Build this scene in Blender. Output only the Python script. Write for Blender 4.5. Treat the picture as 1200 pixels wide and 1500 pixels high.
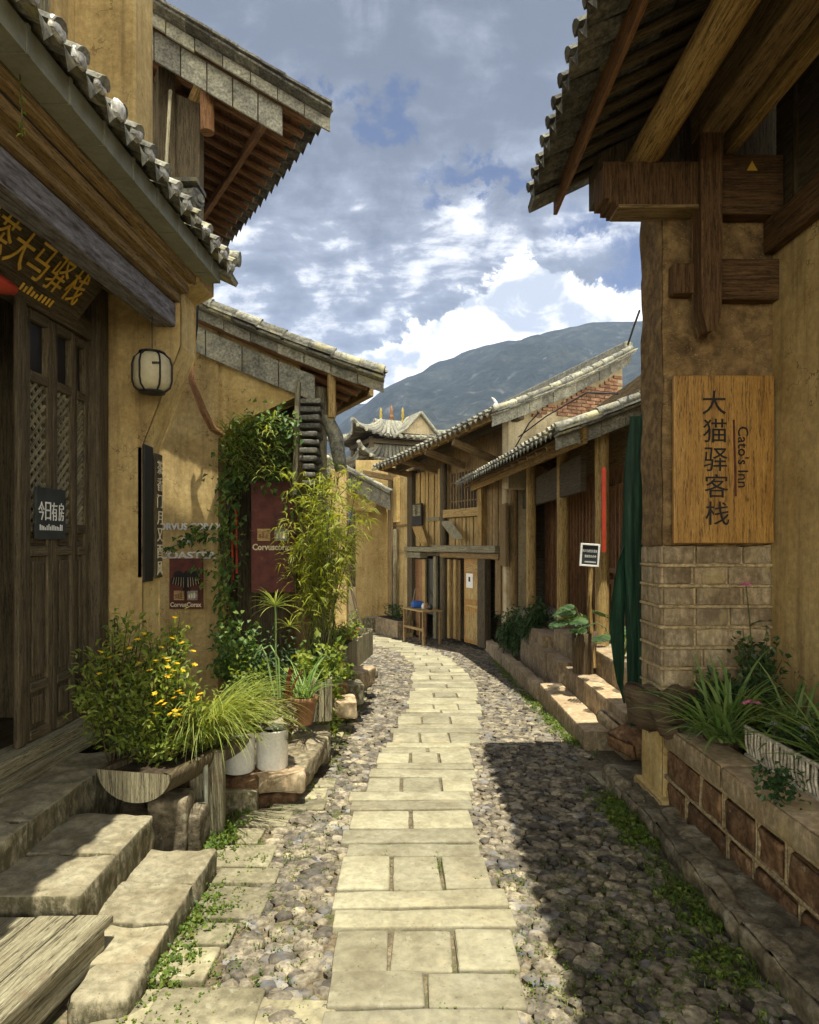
import bpy, math, random
from mathutils import Vector, Matrix, noise
random.seed(7)
V = Vector
C = bpy.context.scene.collection
SC = bpy.context.scene
for o in list(bpy.data.objects): bpy.data.objects.remove(o)

# ------------------------------------------------------------------ camera, sky, sun, exposure
F = 950.0                                   # focal length in pixels of the 1200 px wide photo
cam = bpy.data.cameras.new("camera"); co = bpy.data.objects.new("camera", cam); C.objects.link(co)
co.location = (0, 0, 1.6); co.rotation_euler = (math.pi/2, 0, 0)
cam.sensor_fit = 'VERTICAL'; cam.sensor_height = 24.0; cam.lens = 24.0*F/1500
cam.shift_y = 45/1500; cam.clip_start = .05; cam.clip_end = 9000
SC.camera = co
SUN = V((.05, -.23, 1)).normalized()        # towards the sun
sl = bpy.data.lights.new("sun", 'SUN'); sl.energy = 3.8; sl.angle = math.radians(.5); sl.color = (1, .96, .79)
so = bpy.data.objects.new("sun", sl); C.objects.link(so)
so.rotation_euler = SUN.to_track_quat('Z', 'Y').to_euler(); so.location = (0, 0, 30)
SC.view_settings.view_transform = 'Standard'; SC.view_settings.look = 'None'
SC.view_settings.gamma = 1; SC.view_settings.use_curve_mapping = False
SC.view_settings.exposure = 1.38
SC.cycles.max_bounces = 6; SC.cycles.diffuse_bounces = 4; SC.cycles.transparent_max_bounces = 4
SC.cycles.volume_bounces = 0; SC.cycles.sample_clamp_indirect = 6; SC.cycles.use_denoising = True

class NT:                                    # small node-tree writer
    def __init__(s, nt): s.t = nt; nt.nodes.clear()
    def n(s, typ, **kw):
        nd = s.t.nodes.new(typ)
        for k, v in kw.items():
            if k[:2] == 'i_': s.put(nd.inputs[int(k[2:])], v)
            else: setattr(nd, k, v)
        return nd
    def put(s, inp, v):
        if hasattr(v, 'is_linked') and hasattr(v, 'node'): s.t.links.new(v, inp)
        else: inp.default_value = v
    def m(s, op, a, b=0.0, c=0.0, clamp=False):
        nd = s.t.nodes.new('ShaderNodeMath'); nd.operation = op; nd.use_clamp = clamp
        s.put(nd.inputs[0], a); s.put(nd.inputs[1], b); s.put(nd.inputs[2], c)
        return nd.outputs[0]
    def ss(s, x, lo, hi, a=0.0, b=1.0):
        nd = s.t.nodes.new('ShaderNodeMapRange'); nd.interpolation_type = 'SMOOTHSTEP'
        for i, v in enumerate((x, lo, hi, a, b)): s.put(nd.inputs[i], v)
        return nd.outputs[0]
    def mix(s, f, a, b, blend='MIX'):
        nd = s.t.nodes.new('ShaderNodeMix'); nd.data_type = 'RGBA'; nd.blend_type = blend
        s.put(nd.inputs[0], f); s.put(nd.inputs[6], a); s.put(nd.inputs[7], b)
        return nd.outputs[2]
    def noise(s, vec, scale, detail=4, rough=.55, dist=0.0):
        nd = s.t.nodes.new('ShaderNodeTexNoise')
        if vec is not None: s.put(nd.inputs['Vector'], vec)
        nd.inputs['Scale'].default_value = scale; nd.inputs['Detail'].default_value = detail
        nd.inputs['Roughness'].default_value = rough; nd.inputs['Distortion'].default_value = dist
        return nd.outputs['Fac']
    def mapping(s, vec, scale=(1,1,1), loc=(0,0,0)):
        nd = s.t.nodes.new('ShaderNodeMapping'); s.put(nd.inputs[0], vec)
        nd.inputs['Scale'].default_value = scale; nd.inputs['Location'].default_value = loc
        return nd.outputs[0]

def build_world():
    w = bpy.data.worlds.new("World"); SC.world = w; w.use_nodes = True
    T = NT(w.node_tree)
    sky = T.n('ShaderNodeTexSky'); sky.sky_type = 'NISHITA'; sky.sun_disc = False
    sky.sun_elevation = math.asin(SUN.z); sky.sun_rotation = math.atan2(SUN.x, SUN.y)
    sky.altitude = 2000; sky.ozone_density = 4.0; sky.air_density = .8; sky.dust_density = .3
    bg1 = T.n('ShaderNodeBackground', i_0=T.mix(1.0, sky.outputs[0], (.50, .52, .72, 1), 'MULTIPLY')); bg1.inputs[1].default_value = .05
    g = T.n('ShaderNodeTexCoord').outputs['Generated']
    sp = T.n('ShaderNodeSeparateXYZ', i_0=g)
    az = T.m('ARCTAN2', sp.outputs[0], sp.outputs[1]); el = T.m('ARCSINE', sp.outputs[2])
    # a cloud deck overhead: direction projected on a horizontal layer
    dz = T.m('ADD', T.m('MAXIMUM', sp.outputs[2], 0), .22)
    cx = T.n('ShaderNodeCombineXYZ', i_0=T.m('DIVIDE', sp.outputs[0], dz), i_1=T.m('DIVIDE', sp.outputs[1], dz)).outputs[0]
    n1 = T.noise(T.mapping(cx, (1.5, 2.2, 1), (3.1, .6, 0)), 1.5, 7, .56, .5)
    n2 = T.noise(T.mapping(cx, (1.6, 2.6, 1), (8.3, 2.2, 0)), 4.2, 7, .62, .3)
    an = T.n('ShaderNodeCombineXYZ', i_0=az, i_1=el).outputs[0]
    n3 = T.noise(T.mapping(an, (1, 1.25, 1), (.4, 1.7, 0)), 7.5, 7, .6, .35)
    n4 = T.noise(T.mapping(an, (1, 1.1, 1), (5.4, .3, 0)), 15, 6, .62, .2)
    # openings in the deck
    wob = T.m('MULTIPLY', T.m('SUBTRACT', n3, .5), .34); wob2 = T.m('MULTIPLY', T.m('SUBTRACT', n4, .5), .2)
    def blob(a, e, ra, re):
        da = T.m('DIVIDE', T.m('SUBTRACT', T.m('ADD', az, wob), a), ra)
        de = T.m('DIVIDE', T.m('SUBTRACT', T.m('ADD', el, wob2), e), re)
        return T.m('SUBTRACT', 1.0, T.m('SQRT', T.m('ADD', T.m('MULTIPLY', da, da), T.m('MULTIPLY', de, de))))
    op = blob(-.03, .585, .06, .04)
    for b in ((-.13, .60, .045, .022), (.12, .515, .12, .026), (.32, .45, .11, .03), (.33, .375, .10, .05), (-.55, .5, .2, .1), (2.4, .7, .8, .3), (-2.2, .8, .7, .3)):
        op = T.m('MAXIMUM', op, blob(*b))
    op = T.ss(T.m('ADD', op, T.m('MULTIPLY', T.m('SUBTRACT', n4, .5), .9)), .02, .6)
    # shade of the deck
    d = T.m('ADD', T.m('MULTIPLY', n1, .55), T.m('MULTIPLY', n2, .45))
    d = T.m('ADD', d, T.m('MULTIPLY', T.m('SUBTRACT', n3, .5), .62))
    d = T.m('SUBTRACT', d, T.m('MULTIPLY', T.m('SUBTRACT', el, .44), .55))
    grey = T.ss(d, .35, .72)
    cr = T.n('ShaderNodeValToRGB', i_0=grey); e = cr.color_ramp.elements
    e[0].position = 0; e[0].color = (.10, .106, .13, 1); e[1].position = 1; e[1].color = (.92, .91, .90, 1)
    q = cr.color_ramp.elements.new(.5); q.color = (.235, .25, .295, 1)
    # tall white cumulus low over the mountain
    top = T.m('ADD', .405, T.m('MULTIPLY', T.m('SUBTRACT', n3, .5), .30))
    top = T.m('ADD', top, T.m('MULTIPLY', T.m('SUBTRACT', n4, .5), .11))
    da = T.m('SUBTRACT', az, .2)
    top = T.m('SUBTRACT', top, T.m('MULTIPLY', T.m('MULTIPLY', da, da), 1.9))
    cu = T.ss(T.m('SUBTRACT', top, el), .0, .016)
    n5 = T.noise(T.mapping(an, (1, 1.2, 1), (2.2, 4.0, 0)), 11, 6, .55, .6)
    puff = T.ss(T.m('ADD', n5, T.m('MULTIPLY', T.m('SUBTRACT', n4, .5), .5)), .36, .56)
    cuc = T.mix(puff, (.42, .44, .49, 1), (1.05, 1.03, 1.0, 1))
    col = T.mix(cu, cr.outputs[0], cuc)
    # added fill light: unseen clouds overhead and behind the viewer made brighter
    hi = T.m('MAXIMUM', T.ss(el, .70, 1.05), T.ss(sp.outputs[1], .1, -.5, 0, .65))
    col = T.mix(1.0, col, T.mix(hi, (1,1,1,1), (6.0,5.75,4.5,1)), 'MULTIPLY')
    bg2 = T.n('ShaderNodeBackground', i_0=col); bg2.inputs[1].default_value = .62
    mask = T.m('MAXIMUM', T.m('SUBTRACT', 1.0, T.m('MULTIPLY', op, .9)), cu)
    ms = T.n('ShaderNodeMixShader', i_0=mask, i_1=bg1.outputs[0], i_2=bg2.outputs[0])
    out = T.n('ShaderNodeOutputWorld'); T.t.links.new(ms.outputs[0], out.inputs[0])
build_world()

# ------------------------------------------------------------------ measuring and mesh helpers
def P(px, py, d): return V(((px-600)/F*d, d, 1.6+(795-py)/F*d))
def gz(y): return -.047*min(max(y, -6), 24)
def G(px, py):
    d = 1.6*F/(py-795-.047*F); return V(((px-600)/F*d, d, -.047*d))
def lerp(a, b, t): return a+(b-a)*t
def ident(x, y, z): return V((x, y, z))

class MB:
    def __init__(s): s.v = []; s.f = []; s.uv = []; s.sm = []
    def add(s, vs, fs, uvs, smooth=False):
        k = len(s.v); s.v.extend(vs)
        for f, u in zip(fs, uvs):
            s.f.append(tuple(k+i for i in f)); s.uv.extend(u); s.sm.append(smooth)
    def poly(s, vs, fs, smooth=False):       # uv by the flattest axes of each face
        uvs = []; o = random.random()*9
        for f in fs:
            a, b, c = vs[f[0]], vs[f[1]], vs[f[2]]
            n = (b-a).cross(c-a); n = [abs(q) for q in n]; ax = n.index(max(n))
            if ax == 0: uvs.append([(vs[i].z+o, vs[i].y+o) for i in f])
            elif ax == 1: uvs.append([(vs[i].z+o, vs[i].x+o) for i in f])
            else: uvs.append([(vs[i].y+o, vs[i].x+o) for i in f])
        s.add(vs, fs, uvs, smooth)
    def bx(s, x0, x1, y0, y1, z0, z1, T=ident):
        if x0 > x1: x0, x1 = x1, x0
        if y0 > y1: y0, y1 = y1, y0
        if z0 > z1: z0, z1 = z1, z0
        L = [(x, y, z) for x in (x0, x1) for y in (y0, y1) for z in (z0, z1)]
        fs = [(0,1,3,2), (4,6,7,5), (0,4,5,1), (2,3,7,6), (0,2,6,4), (1,5,7,3)]
        d = (x1-x0, y1-y0, z1-z0); la = d.index(max(d)); o = random.random()*20
        uvs = []
        for f, ax in zip(fs, (0, 0, 1, 1, 2, 2)):
            ot = [i for i in range(3) if i != ax]
            if la in ot: ot.remove(la); u_, v_ = la, ot[0]
            else: u_, v_ = ot
            uvs.append([(L[i][u_]+o, L[i][v_]+o) for i in f])
        s.add([T(*p) for p in L], fs, uvs)
    def beam(s, p0, p1, w, h, up=V((0,0,1)), roll=0):
        d = (p1-p0); L = d.length; d.normalize(); a = d.cross(up)
        if a.length < 1e-4: a = V((1,0,0))
        a.normalize(); b = a.cross(d)
        s.bx(-w/2, w/2, 0, L, -h/2, h/2, lambda x, y, z: p0+a*x+d*y+b*z)
    def tube(s, pts, rad, n=8, caps=True, wob=0):
        if not isinstance(rad, (list, tuple)): rad = [rad]*len(pts)
        vs = []; o = random.random()*9; ls = [0]; pd = None
        for i, p in enumerate(pts):
            d = (pts[min(i+1, len(pts)-1)]-pts[max(i-1, 0)]).normalized()
            if pd is None:
                a = d.cross(V((0,0,1)))
                if a.length < .05: a = d.cross(V((0,1,0)))
            else: a = a-d*a.dot(d)
            a.normalize(); b = d.cross(a); pd = d
            if i: ls.append(ls[-1]+(p-pts[i-1]).length)
            for k in range(n):
                t = 2*math.pi*k/n; r = rad[i]*(1+wob*(random.random()-.5))
                vs.append(p+a*(math.cos(t)*r)+b*(math.sin(t)*r))
        fs = []; uvs = []; w = 2*math.pi*max(rad)/n
        for i in range(len(pts)-1):
            for k in range(n):
                k2 = (k+1) % n
                fs.append((i*n+k, i*n+k2, (i+1)*n+k2, (i+1)*n+k))
                uvs.append([(ls[i]+o, k*w), (ls[i]+o, (k+1)*w), (ls[i+1]+o, (k+1)*w), (ls[i+1]+o, k*w)])
        s.add(vs, fs, uvs, True)
        if caps:
            for i, r in ((0, rad[0]), (len(pts)-1, rad[-1])):
                if r > 1e-4:
                    q = vs[i*n:(i+1)*n]; s.add(q, [tuple(range(n))], [[(math.cos(2*math.pi*k/n)*r*.2+o, math.sin(2*math.pi*k/n)*r+o) for k in range(n)]])
    def lathe(s, c, prof, n=20, sx=1, sy=1):
        vs = []
        for r, z in prof:
            for k in range(n):
                t = 2*math.pi*k/n; vs.append(c+V((math.cos(t)*r*sx, math.sin(t)*r*sy, z)))
        fs = []; uvs = []
        for i in range(len(prof)-1):
            for k in range(n):
                k2 = (k+1) % n; fs.append((i*n+k, i*n+k2, (i+1)*n+k2, (i+1)*n+k))
                uvs.append([(prof[i][1], k*.03), (prof[i][1], k*.03+.03), (prof[i+1][1], k*.03+.03), (prof[i+1][1], k*.03)])
        s.add(vs, fs, uvs, True)
        for i in (0, len(prof)-1):
            if prof[i][0] > 1e-4:
                s.add(vs[i*n:(i+1)*n], [tuple(range(n))], [[(0, 0)]*n])
    def block(s, c, size, rz=0, res=.07, amp=.012, edge=.02, fr=6.0, tilt=(0, 0), T=None):
        """a worked stone: rounded box, its faces gridded and roughened"""
        R = Matrix.Rotation(rz, 3, 'Z') @ Matrix.Rotation(tilt[0], 3, 'X') @ Matrix.Rotation(tilt[1], 3, 'Y')
        h = [q/2 for q in size]; e = min(edge, min(h)*.9); ax = []
        for q in h:
            k = max(1, min(40, int((2*q-2*e)/res)))
            ax.append([-q, -q+e*.4] + [-q+e+(2*q-2*e)*i/k for i in range(k+1)] + [q-e*.4, q])
        idx = {}; vs = []; fs = []; so = V((random.random()*50, random.random()*50, random.random()*50))
        def vert(i, j, k):
            key = (i, j, k)
            if key in idx: return idx[key]
            p = V((ax[0][i], ax[1][j], ax[2][k]))
            q = V([max(-h[m]+e, min(h[m]-e, p[m])) for m in range(3)])
            r = p-q
            if r.length > 1e-6: r.normalize(); p = q+r*e
            nz = .55*noise.fractal((p+so)*fr, 1.0, 2.0, 4)+1.5*(noise.voronoi((p+so)*fr*.7)[0][0]-.32)
            dirn = V([p[m]/h[m] for m in range(3)]); mx = max(abs(t) for t in dirn)
            dirn = V([t if abs(t) > mx-.04 else 0 for t in dirn]); dirn.normalize()
            p = p+dirn*(nz*amp)
            w = c+R@p; idx[key] = len(vs); vs.append(w if T is None else T(*w)); return idx[key]
        N = [len(a)-1 for a in ax]; uvs = []; o = random.random()*9
        for m in range(3):
            a, b = [i for i in range(3) if i != m]
            for side in (0, N[m]):
                for i in range(N[a]):
                    for j in range(N[b]):
                        q = []; u = []
                        for di, dj in ((0,0), (1,0), (1,1), (0,1)):
                            t = [0, 0, 0]; t[m] = side; t[a] = i+di; t[b] = j+dj
                            q.append(vert(*t)); u.append((ax[a][i+di]+o, ax[b][j+dj]+o))
                        fs.append(tuple(q)); uvs.append(u)
        s.add(vs, fs, uvs, True)
    def pebble(s, c, size, rz, k=2):
        """small rounded cobble, 26 points"""
        so = V((random.random()*50, random.random()*50, 0)); cr, sr = math.cos(rz), math.sin(rz)
        idx = {}; vs = []; fs = []
        def vert(i, j, l):
            if (i, j, l) in idx: return idx[(i, j, l)]
            p = V((i-1, j-1, l-1)); m = p.normalized(); p = lerp(p*.78, m, .72)
            p *= 1+.28*noise.noise(m*1.3+so)
            x, y, z = p.x*size[0], p.y*size[1], p.z*size[2]
            idx[(i, j, l)] = len(vs); vs.append(c+V((x*cr-y*sr, x*sr+y*cr, z))); return idx[(i, j, l)]
        for m in range(3):
            a, b = [i for i in range(3) if i != m]
            for side in (0, 2):
                if m == 2 and side == 0: continue
                for i in range(2):
                    for j in range(2):
                        q = []
                        for di, dj in ((0,0), (1,0), (1,1), (0,1)):
                            t = [0, 0, 0]; t[m] = side; t[a] = i+di; t[b] = j+dj; q.append(vert(*t))
                        fs.append(tuple(q))
        s.add(vs, fs, [[(vs[i].x, vs[i].y) for i in f] for f in fs], True)
    def leaf(s, p, d, L, W, droop=.2, fold=.25):
        d = d.normalized(); a = d.cross(V((0,0,1)))
        if a.length < .05: a = V((1,0,0))
        a.normalize(); a = (Matrix.Rotation(random.uniform(-.9, .9), 3, d) @ a); n = a.cross(d)
        tip = p+d*L-V((0,0,droop*L)); mid = p+d*(L*.45)
        vs = [p, mid+a*(W/2)+n*(fold*W), tip, mid-a*(W/2)+n*(fold*W), mid]
        s.add(vs, [(0, 1, 4), (1, 2, 4), (2, 3, 4), (3, 0, 4)], [[(0,0),(.5,1),(.5,.5)], [(.5,1),(1,.5),(.5,.5)], [(1,.5),(.5,0),(.5,.5)], [(.5,0),(0,0),(.5,.5)]], False)
    def blade(s, p, d, L, W, droop=.8, n=6, keel=.15):
        """an arching strap leaf"""
        d = d.normalized(); a = d.cross(V((0,0,1)))
        if a.length < .05: a = V((math.cos(L*99), math.sin(L*99), 0))
        a.normalize(); h = V((d.x, d.y, 0)); vs = []
        if h.length > 1e-3: h.normalize()
        q = p.copy(); dd = d.copy()
        for i in range(n+1):
            t = i/n; w = W*(.75+.6*t)*(1-t**2.2)+.0006
            up = a.cross(dd).normalized()
            vs += [q+a*(w/2)+up*(keel*w), q.copy(), q-a*(w/2)+up*(keel*w)]
            q = q+dd*(L/n); dd = (dd+V((0,0,-1))*(droop*1.6/n)*(0.3+t*1.3)+h*(.05)).normalized()
        fs = []; uvs = []
        for i in range(n):
            for k in (0, 1):
                fs.append((i*3+k, i*3+k+1, i*3+k+4, i*3+k+3)); uvs.append([(i/n, k/2), (i/n, k/2+.5), ((i+1)/n, k/2+.5), ((i+1)/n, k/2)])
        s.add(vs, fs, uvs, True)

OFF = {}
def link_mesh(mb, name, mat, off):
    me = bpy.data.meshes.new(name)
    me.from_pydata([tuple(p-off) for p in mb.v], [], mb.f)
    uvl = me.uv_layers.new(name="UVMap")
    uvl.data.foreach_set('uv', [c for u in mb.uv for c in u])
    me.polygons.foreach_set('use_smooth', mb.sm)
    me.materials.append(mat); me.update()
    o = bpy.data.objects.new(name, me); C.objects.link(o); return o
def bev(o, w=.008, seg=2):
    m = o.modifiers.new("bevel", 'BEVEL'); m.width = w; m.segments = seg; m.limit_method = 'ANGLE'; m.angle_limit = .8
    return o
def tag(o, label, cat, group=None):
    o['label'] = label; o['category'] = cat
    if group: o['group'] = group
    return o
def thing(name, label, cat, loc, group=None):
    o = bpy.data.objects.new(name, None); C.objects.link(o); o.location = loc; o.empty_display_size = .2
    OFF[o.name] = V(loc); return tag(o, label, cat, group)
def part(mb, name, mat, parent, bevel=0, label=None):
    off = OFF[parent.name]; o = link_mesh(mb, name, mat, off); o.parent = parent; OFF[o.name] = off
    if bevel: bev(o, bevel)
    if label: o['label'] = label
    return o
def solo(mb, name, mat, label, cat, group=None, bevel=0):
    if cat in ('plant', 'shrub'):
        R = thing(name, label, cat, mb.v[0], group); part(mb, 'foliage', mat, R); return R
    lo = V([min(p[i] for p in mb.v) for i in range(3)]); hi = V([max(p[i] for p in mb.v) for i in range(3)])
    off = V(((lo.x+hi.x)/2, (lo.y+hi.y)/2, lo.z))
    o = link_mesh(mb, name, mat, off); o.location = off; OFF[o.name] = off
    if bevel: bev(o, bevel)
    return tag(o, label, cat, group)
def struct(mb, name, mat, kind='structure'):
    o = link_mesh(mb, name, mat, V((0,0,0))); o['kind'] = kind; OFF[o.name] = V((0,0,0)); return o
def copy_tree(o, parent=None):
    c = o.copy(); C.objects.link(c); OFF[c.name] = V((0,0,0))
    if parent: c.parent = parent
    for ch in list(o.children): copy_tree(ch, c)
    return c
_fonts = {}
def text_into(mb, s, org, right, up, h, w=None, depth=.004, cx=.5, bold=0.0):
    """write the string s: letter height h, its left (cx=0) or centre (cx=.5) at org, optionally squeezed to width w"""
    cu = bpy.data.curves.new("txt", 'FONT'); cu.body = s; cu.size = 1; cu.extrude = .01; cu.resolution_u = 3; cu.offset = bold
    ob = bpy.data.objects.new("txt", cu); C.objects.link(ob)
    dg = bpy.context.evaluated_depsgraph_get(); me = bpy.data.meshes.new_from_object(ob.evaluated_get(dg))
    vs = [v.co.copy() for v in me.vertices]; fs = [tuple(p.vertices) for p in me.polygons]
    bpy.data.objects.remove(ob); bpy.data.curves.remove(cu); bpy.data.meshes.remove(me)
    if not vs: return
    x0 = min(p.x for p in vs); x1 = max(p.x for p in vs); y0 = min(p.y for p in vs); y1 = max(p.y for p in vs)
    k = h/(y1-y0); kx = k if w is None else w/(x1-x0)
    right = right.normalized(); up = up.normalized(); n = right.cross(up)
    W = (x1-x0)*kx
    mb.poly([org+right*((p.x-x0)*kx-W*cx)+up*((p.y-y0)*k)+n*(depth*(1 if p.z > 0 else 0)) for p in vs], fs)

# ------------------------------------------------------------------ materials
def mat(name, cols, scale=5, stretch=(1,1,1), uv=False, rough=.88, bump=.25, bs=30, bstretch=None, isl=.25, patch=None, pscale=2.2, pthr=(.55, .72), spec=.2, dist=.3, bdist=.01, fine=.5, crack=0, streak=0, pits=0, moss=0):
    m = bpy.data.materials.new(name); m.use_nodes = True; T = NT(m.node_tree)
    tc = T.n('ShaderNodeTexCoord'); vec = tc.outputs['UV' if uv else 'Object']
    g = T.n('ShaderNodeNewGeometry')
    rnd = g.outputs['Random Per Island']
    if uv:
        sh = T.n('ShaderNodeVectorMath', operation='ADD', i_0=vec); cz = T.n('ShaderNodeCombineXYZ', i_2=T.m('MULTIPLY', rnd, 40)).outputs[0]
        T.t.links.new(cz, sh.inputs[1]); vec = sh.outputs[0]
    mv = T.mapping(vec, stretch)
    f = T.noise(mv, scale, 5, .62, dist)
    cr = T.n('ShaderNodeValToRGB', i_0=f); e = cr.color_ramp.elements
    e[0].position = .32; e[1].position = .70
    e[0].color = (*cols[0], 1); e[1].color = (*cols[-1], 1)
    for k, c in enumerate(cols[1:-1]):
        q = e.new(.32+.38*(k+1)/(len(cols)-1)); q.color = (*c, 1)
    col = cr.outputs[0]
    fn = T.noise(T.mapping(vec, bstretch or stretch), bs, 5, .65)
    col = T.mix(1.0, col, T.mix(T.ss(fn, .3, .7), (1-fine,)*3+(1,), (1+fine*.5,)*3+(1,)), 'MULTIPLY')
    if crack:                                    # drying cracks along the grain
        cf = T.m('ABSOLUTE', T.m('SUBTRACT', T.noise(T.mapping(vec, (.9, 20, 1)), 2.2, 4, .6), .5))
        col = T.mix(T.m('MULTIPLY', T.ss(cf, .028, .004), crack), col, (.012, .008, .005, 1))
    if moss:                                     # moss and grime that grow on the upright faces
        nz = T.n('ShaderNodeSeparateXYZ', i_0=g.outputs['Normal']).outputs[2]
        mf = T.m('MULTIPLY', T.ss(T.m('ABSOLUTE', nz), .75, .35), T.ss(T.noise(T.mapping(vec, (9, 9, 3.5)), 2.6, 6, .72), .36, .58))
        col = T.mix(T.m('MULTIPLY', mf, moss), col, (.065, .06, .03, 1))
    if pits:                                     # pits, lichen spots and grime
        pf = T.ss(T.noise(vec, 52, 4, .6), .60, .70); col = T.mix(T.m('MULTIPLY', pf, pits), col, (.05, .042, .028, 1))
        lf = T.ss(T.noise(vec, 13, 5, .7, .5), .60, .68); col = T.mix(T.m('MULTIPLY', lf, pits*.75), col, (.42, .40, .30, 1))
        gf = T.ss(T.noise(vec, 6, 6, .72, .8), .56, .70); col = T.mix(T.m('MULTIPLY', gf, pits*.8), col, (.10, .088, .055, 1))
    if streak:                                   # rain streaks, straw flecks and pits in mud plaster
        sf = T.ss(T.noise(T.mapping(vec, (6, 6, .45)), 1.6, 6, .7), .45, .72)
        col = T.mix(T.m('MULTIPLY', sf, streak), col, (.16, .105, .05, 1))
        vo = T.n('ShaderNodeTexVoronoi', feature='DISTANCE_TO_EDGE'); vo.inputs['Scale'].default_value = 1.5
        wv = T.n('ShaderNodeVectorMath', operation='ADD', i_0=vec, i_1=T.n('ShaderNodeCombineXYZ', i_0=T.noise(vec, 3.5, 4), i_1=T.noise(vec, 4.1, 4), i_2=T.noise(vec, 3.1, 4)).outputs[0]); T.put(vo.inputs['Vector'], wv.outputs[0])
        ck = T.m('MULTIPLY', T.ss(vo.outputs['Distance'], .012, .003), T.ss(T.noise(vec, 1.3, 3), .46, .58)); col = T.mix(T.m('MULTIPLY', ck, .65), col, (.07, .045, .02, 1))
        ff = T.noise(vec, 75, 2, .5); col = T.mix(T.m('MULTIPLY', T.ss(ff, .66, .74), .6), col, (.10, .065, .03, 1))
        col = T.mix(T.m('MULTIPLY', T.ss(T.noise(T.mapping(vec, (1.6, 1.6, 5)), 38, 2, .5), .67, .73), .6), col, (.62, .48, .26, 1))
    if patch:
        pf = T.ss(T.noise(vec, pscale, 6, .68, .4), pthr[0], pthr[1])
        col = T.mix(pf, col, (*patch, 1))
    if isl:
        k = T.m('ADD', 1-isl, T.m('MULTIPLY', rnd, 2*isl))
        kk = T.n('ShaderNodeCombineXYZ', i_0=k, i_1=k, i_2=T.m('POWER', k, .9)).outputs[0]
        col = T.mix(1.0, col, kk, 'MULTIPLY')
    b = T.n('ShaderNodeBsdfPrincipled'); T.put(b.inputs['Base Color'], col)
    b.inputs['Roughness'].default_value = rough; b.inputs['Specular IOR Level'].default_value = spec
    if bump:
        bn = T.n('ShaderNodeBump'); bn.inputs['Strength'].default_value = bump; bn.inputs['Distance'].default_value = bdist
        hh = T.m('ADD', T.m('MULTIPLY', fn, .5), T.m('MULTIPLY', f, .8)); T.put(bn.inputs['Height'], hh)
        T.put(b.inputs['Normal'], bn.outputs[0])
    out = T.n('ShaderNodeOutputMaterial'); T.t.links.new(b.outputs[0], out.inputs[0])
    return m
def leafmat(name, cols, trans=.4, rough=.5, spec=.35):
    m = bpy.data.materials.new(name); m.use_nodes = True; T = NT(m.node_tree)
    g = T.n('ShaderNodeNewGeometry'); rnd = g.outputs['Random Per Island']
    cr = T.n('ShaderNodeValToRGB', i_0=rnd); e = cr.color_ramp.elements
    e[0].color = (*cols[0], 1); e[1].color = (*cols[-1], 1)
    for k, c in enumerate(cols[1:-1]):
        q = e.new((k+1)/(len(cols)-1)); q.color = (*c, 1)
    b = T.n('ShaderNodeBsdfPrincipled'); T.put(b.inputs['Base Color'], cr.outputs[0])
    b.inputs['Roughness'].default_value = rough; b.inputs['Specular IOR Level'].default_value = spec
    t = T.n('ShaderNodeBsdfTranslucent', i_0=T.mix(1.0, cr.outputs[0], (1.6, 1.5, .6, 1), 'MULTIPLY'))
    ms = T.n('ShaderNodeMixShader', i_0=trans, i_1=b.outputs[0], i_2=t.outputs[0])
    out = T.n('ShaderNodeOutputMaterial'); T.t.links.new(ms.outputs[0], out.inputs[0]); return m
def plain(name, col, rough=.6, metal=0, spec=.3, var=.12, bump=.08, bs=60):
    return mat(name, [tuple(c*(1-var*2) for c in col), tuple(min(1, c*(1+var)) for c in col)], 9, rough=rough, spec=spec, bump=bump, bs=bs, isl=.06, fine=.12)

GR = (1.2, 16, 1.0); GB = (3, 60, 1)          # wood grain runs along u
M = {}
M['ochre'] = mat('ochre_plaster', [(0.357, 0.245, 0.100), (0.469, 0.338, 0.147), (0.541, 0.403, 0.189)], 2.4, rough=.95, bump=.35, bs=24, isl=0, patch=(.30,.20,.10), pscale=1.7, pthr=(.56,.8), fine=.22, streak=0.60)
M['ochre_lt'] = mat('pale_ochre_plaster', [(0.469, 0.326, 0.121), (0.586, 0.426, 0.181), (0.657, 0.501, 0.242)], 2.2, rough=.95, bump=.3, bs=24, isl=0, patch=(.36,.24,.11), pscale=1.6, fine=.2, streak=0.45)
M['mud'] = mat('mud_plaster', [(.129,.079,.037), (.218,.139,.062), (.297,.198,.089)], 5, rough=.97, bump=.9, bs=16, isl=0, patch=(.20,.125,.055), pscale=4, bdist=.03, streak=0.60)
M['pale'] = mat('pale_plaster', [(.460,.380,.241), (.575,.483,.322)], 3, rough=.95, bump=.3, isl=0, patch=(.36,.26,.13), fine=.2, streak=0.50)
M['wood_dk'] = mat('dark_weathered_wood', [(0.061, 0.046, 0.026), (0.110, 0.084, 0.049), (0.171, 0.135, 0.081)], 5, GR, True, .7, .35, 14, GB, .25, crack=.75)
M['wood_br'] = mat('brown_wood', [(0.164, 0.105, 0.046), (0.274, 0.183, 0.083), (0.371, 0.263, 0.125)], 5, GR, True, .75, .35, 14, GB, .28, crack=.75)
M['wood_beam'] = mat('smoked_beam_wood', [(.063,.033,.014), (.132,.071,.030), (.207,.121,.054)], 5, GR, True, .75, .4, 14, GB, .22, crack=.8)
M['wood_red'] = mat('reddish_wood', [(.165,.077,.035), (.275,.138,.064), (.374,.204,.099)], 5, GR, True, .7, .35, 14, GB, .25, crack=.75)
M['wood_or'] = mat('orange_brown_wood', [(0.316, 0.207, 0.081), (0.473, 0.321, 0.129), (0.615, 0.440, 0.185)], 5, GR, True, .7, .3, 14, GB, .22, crack=.75)
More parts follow.
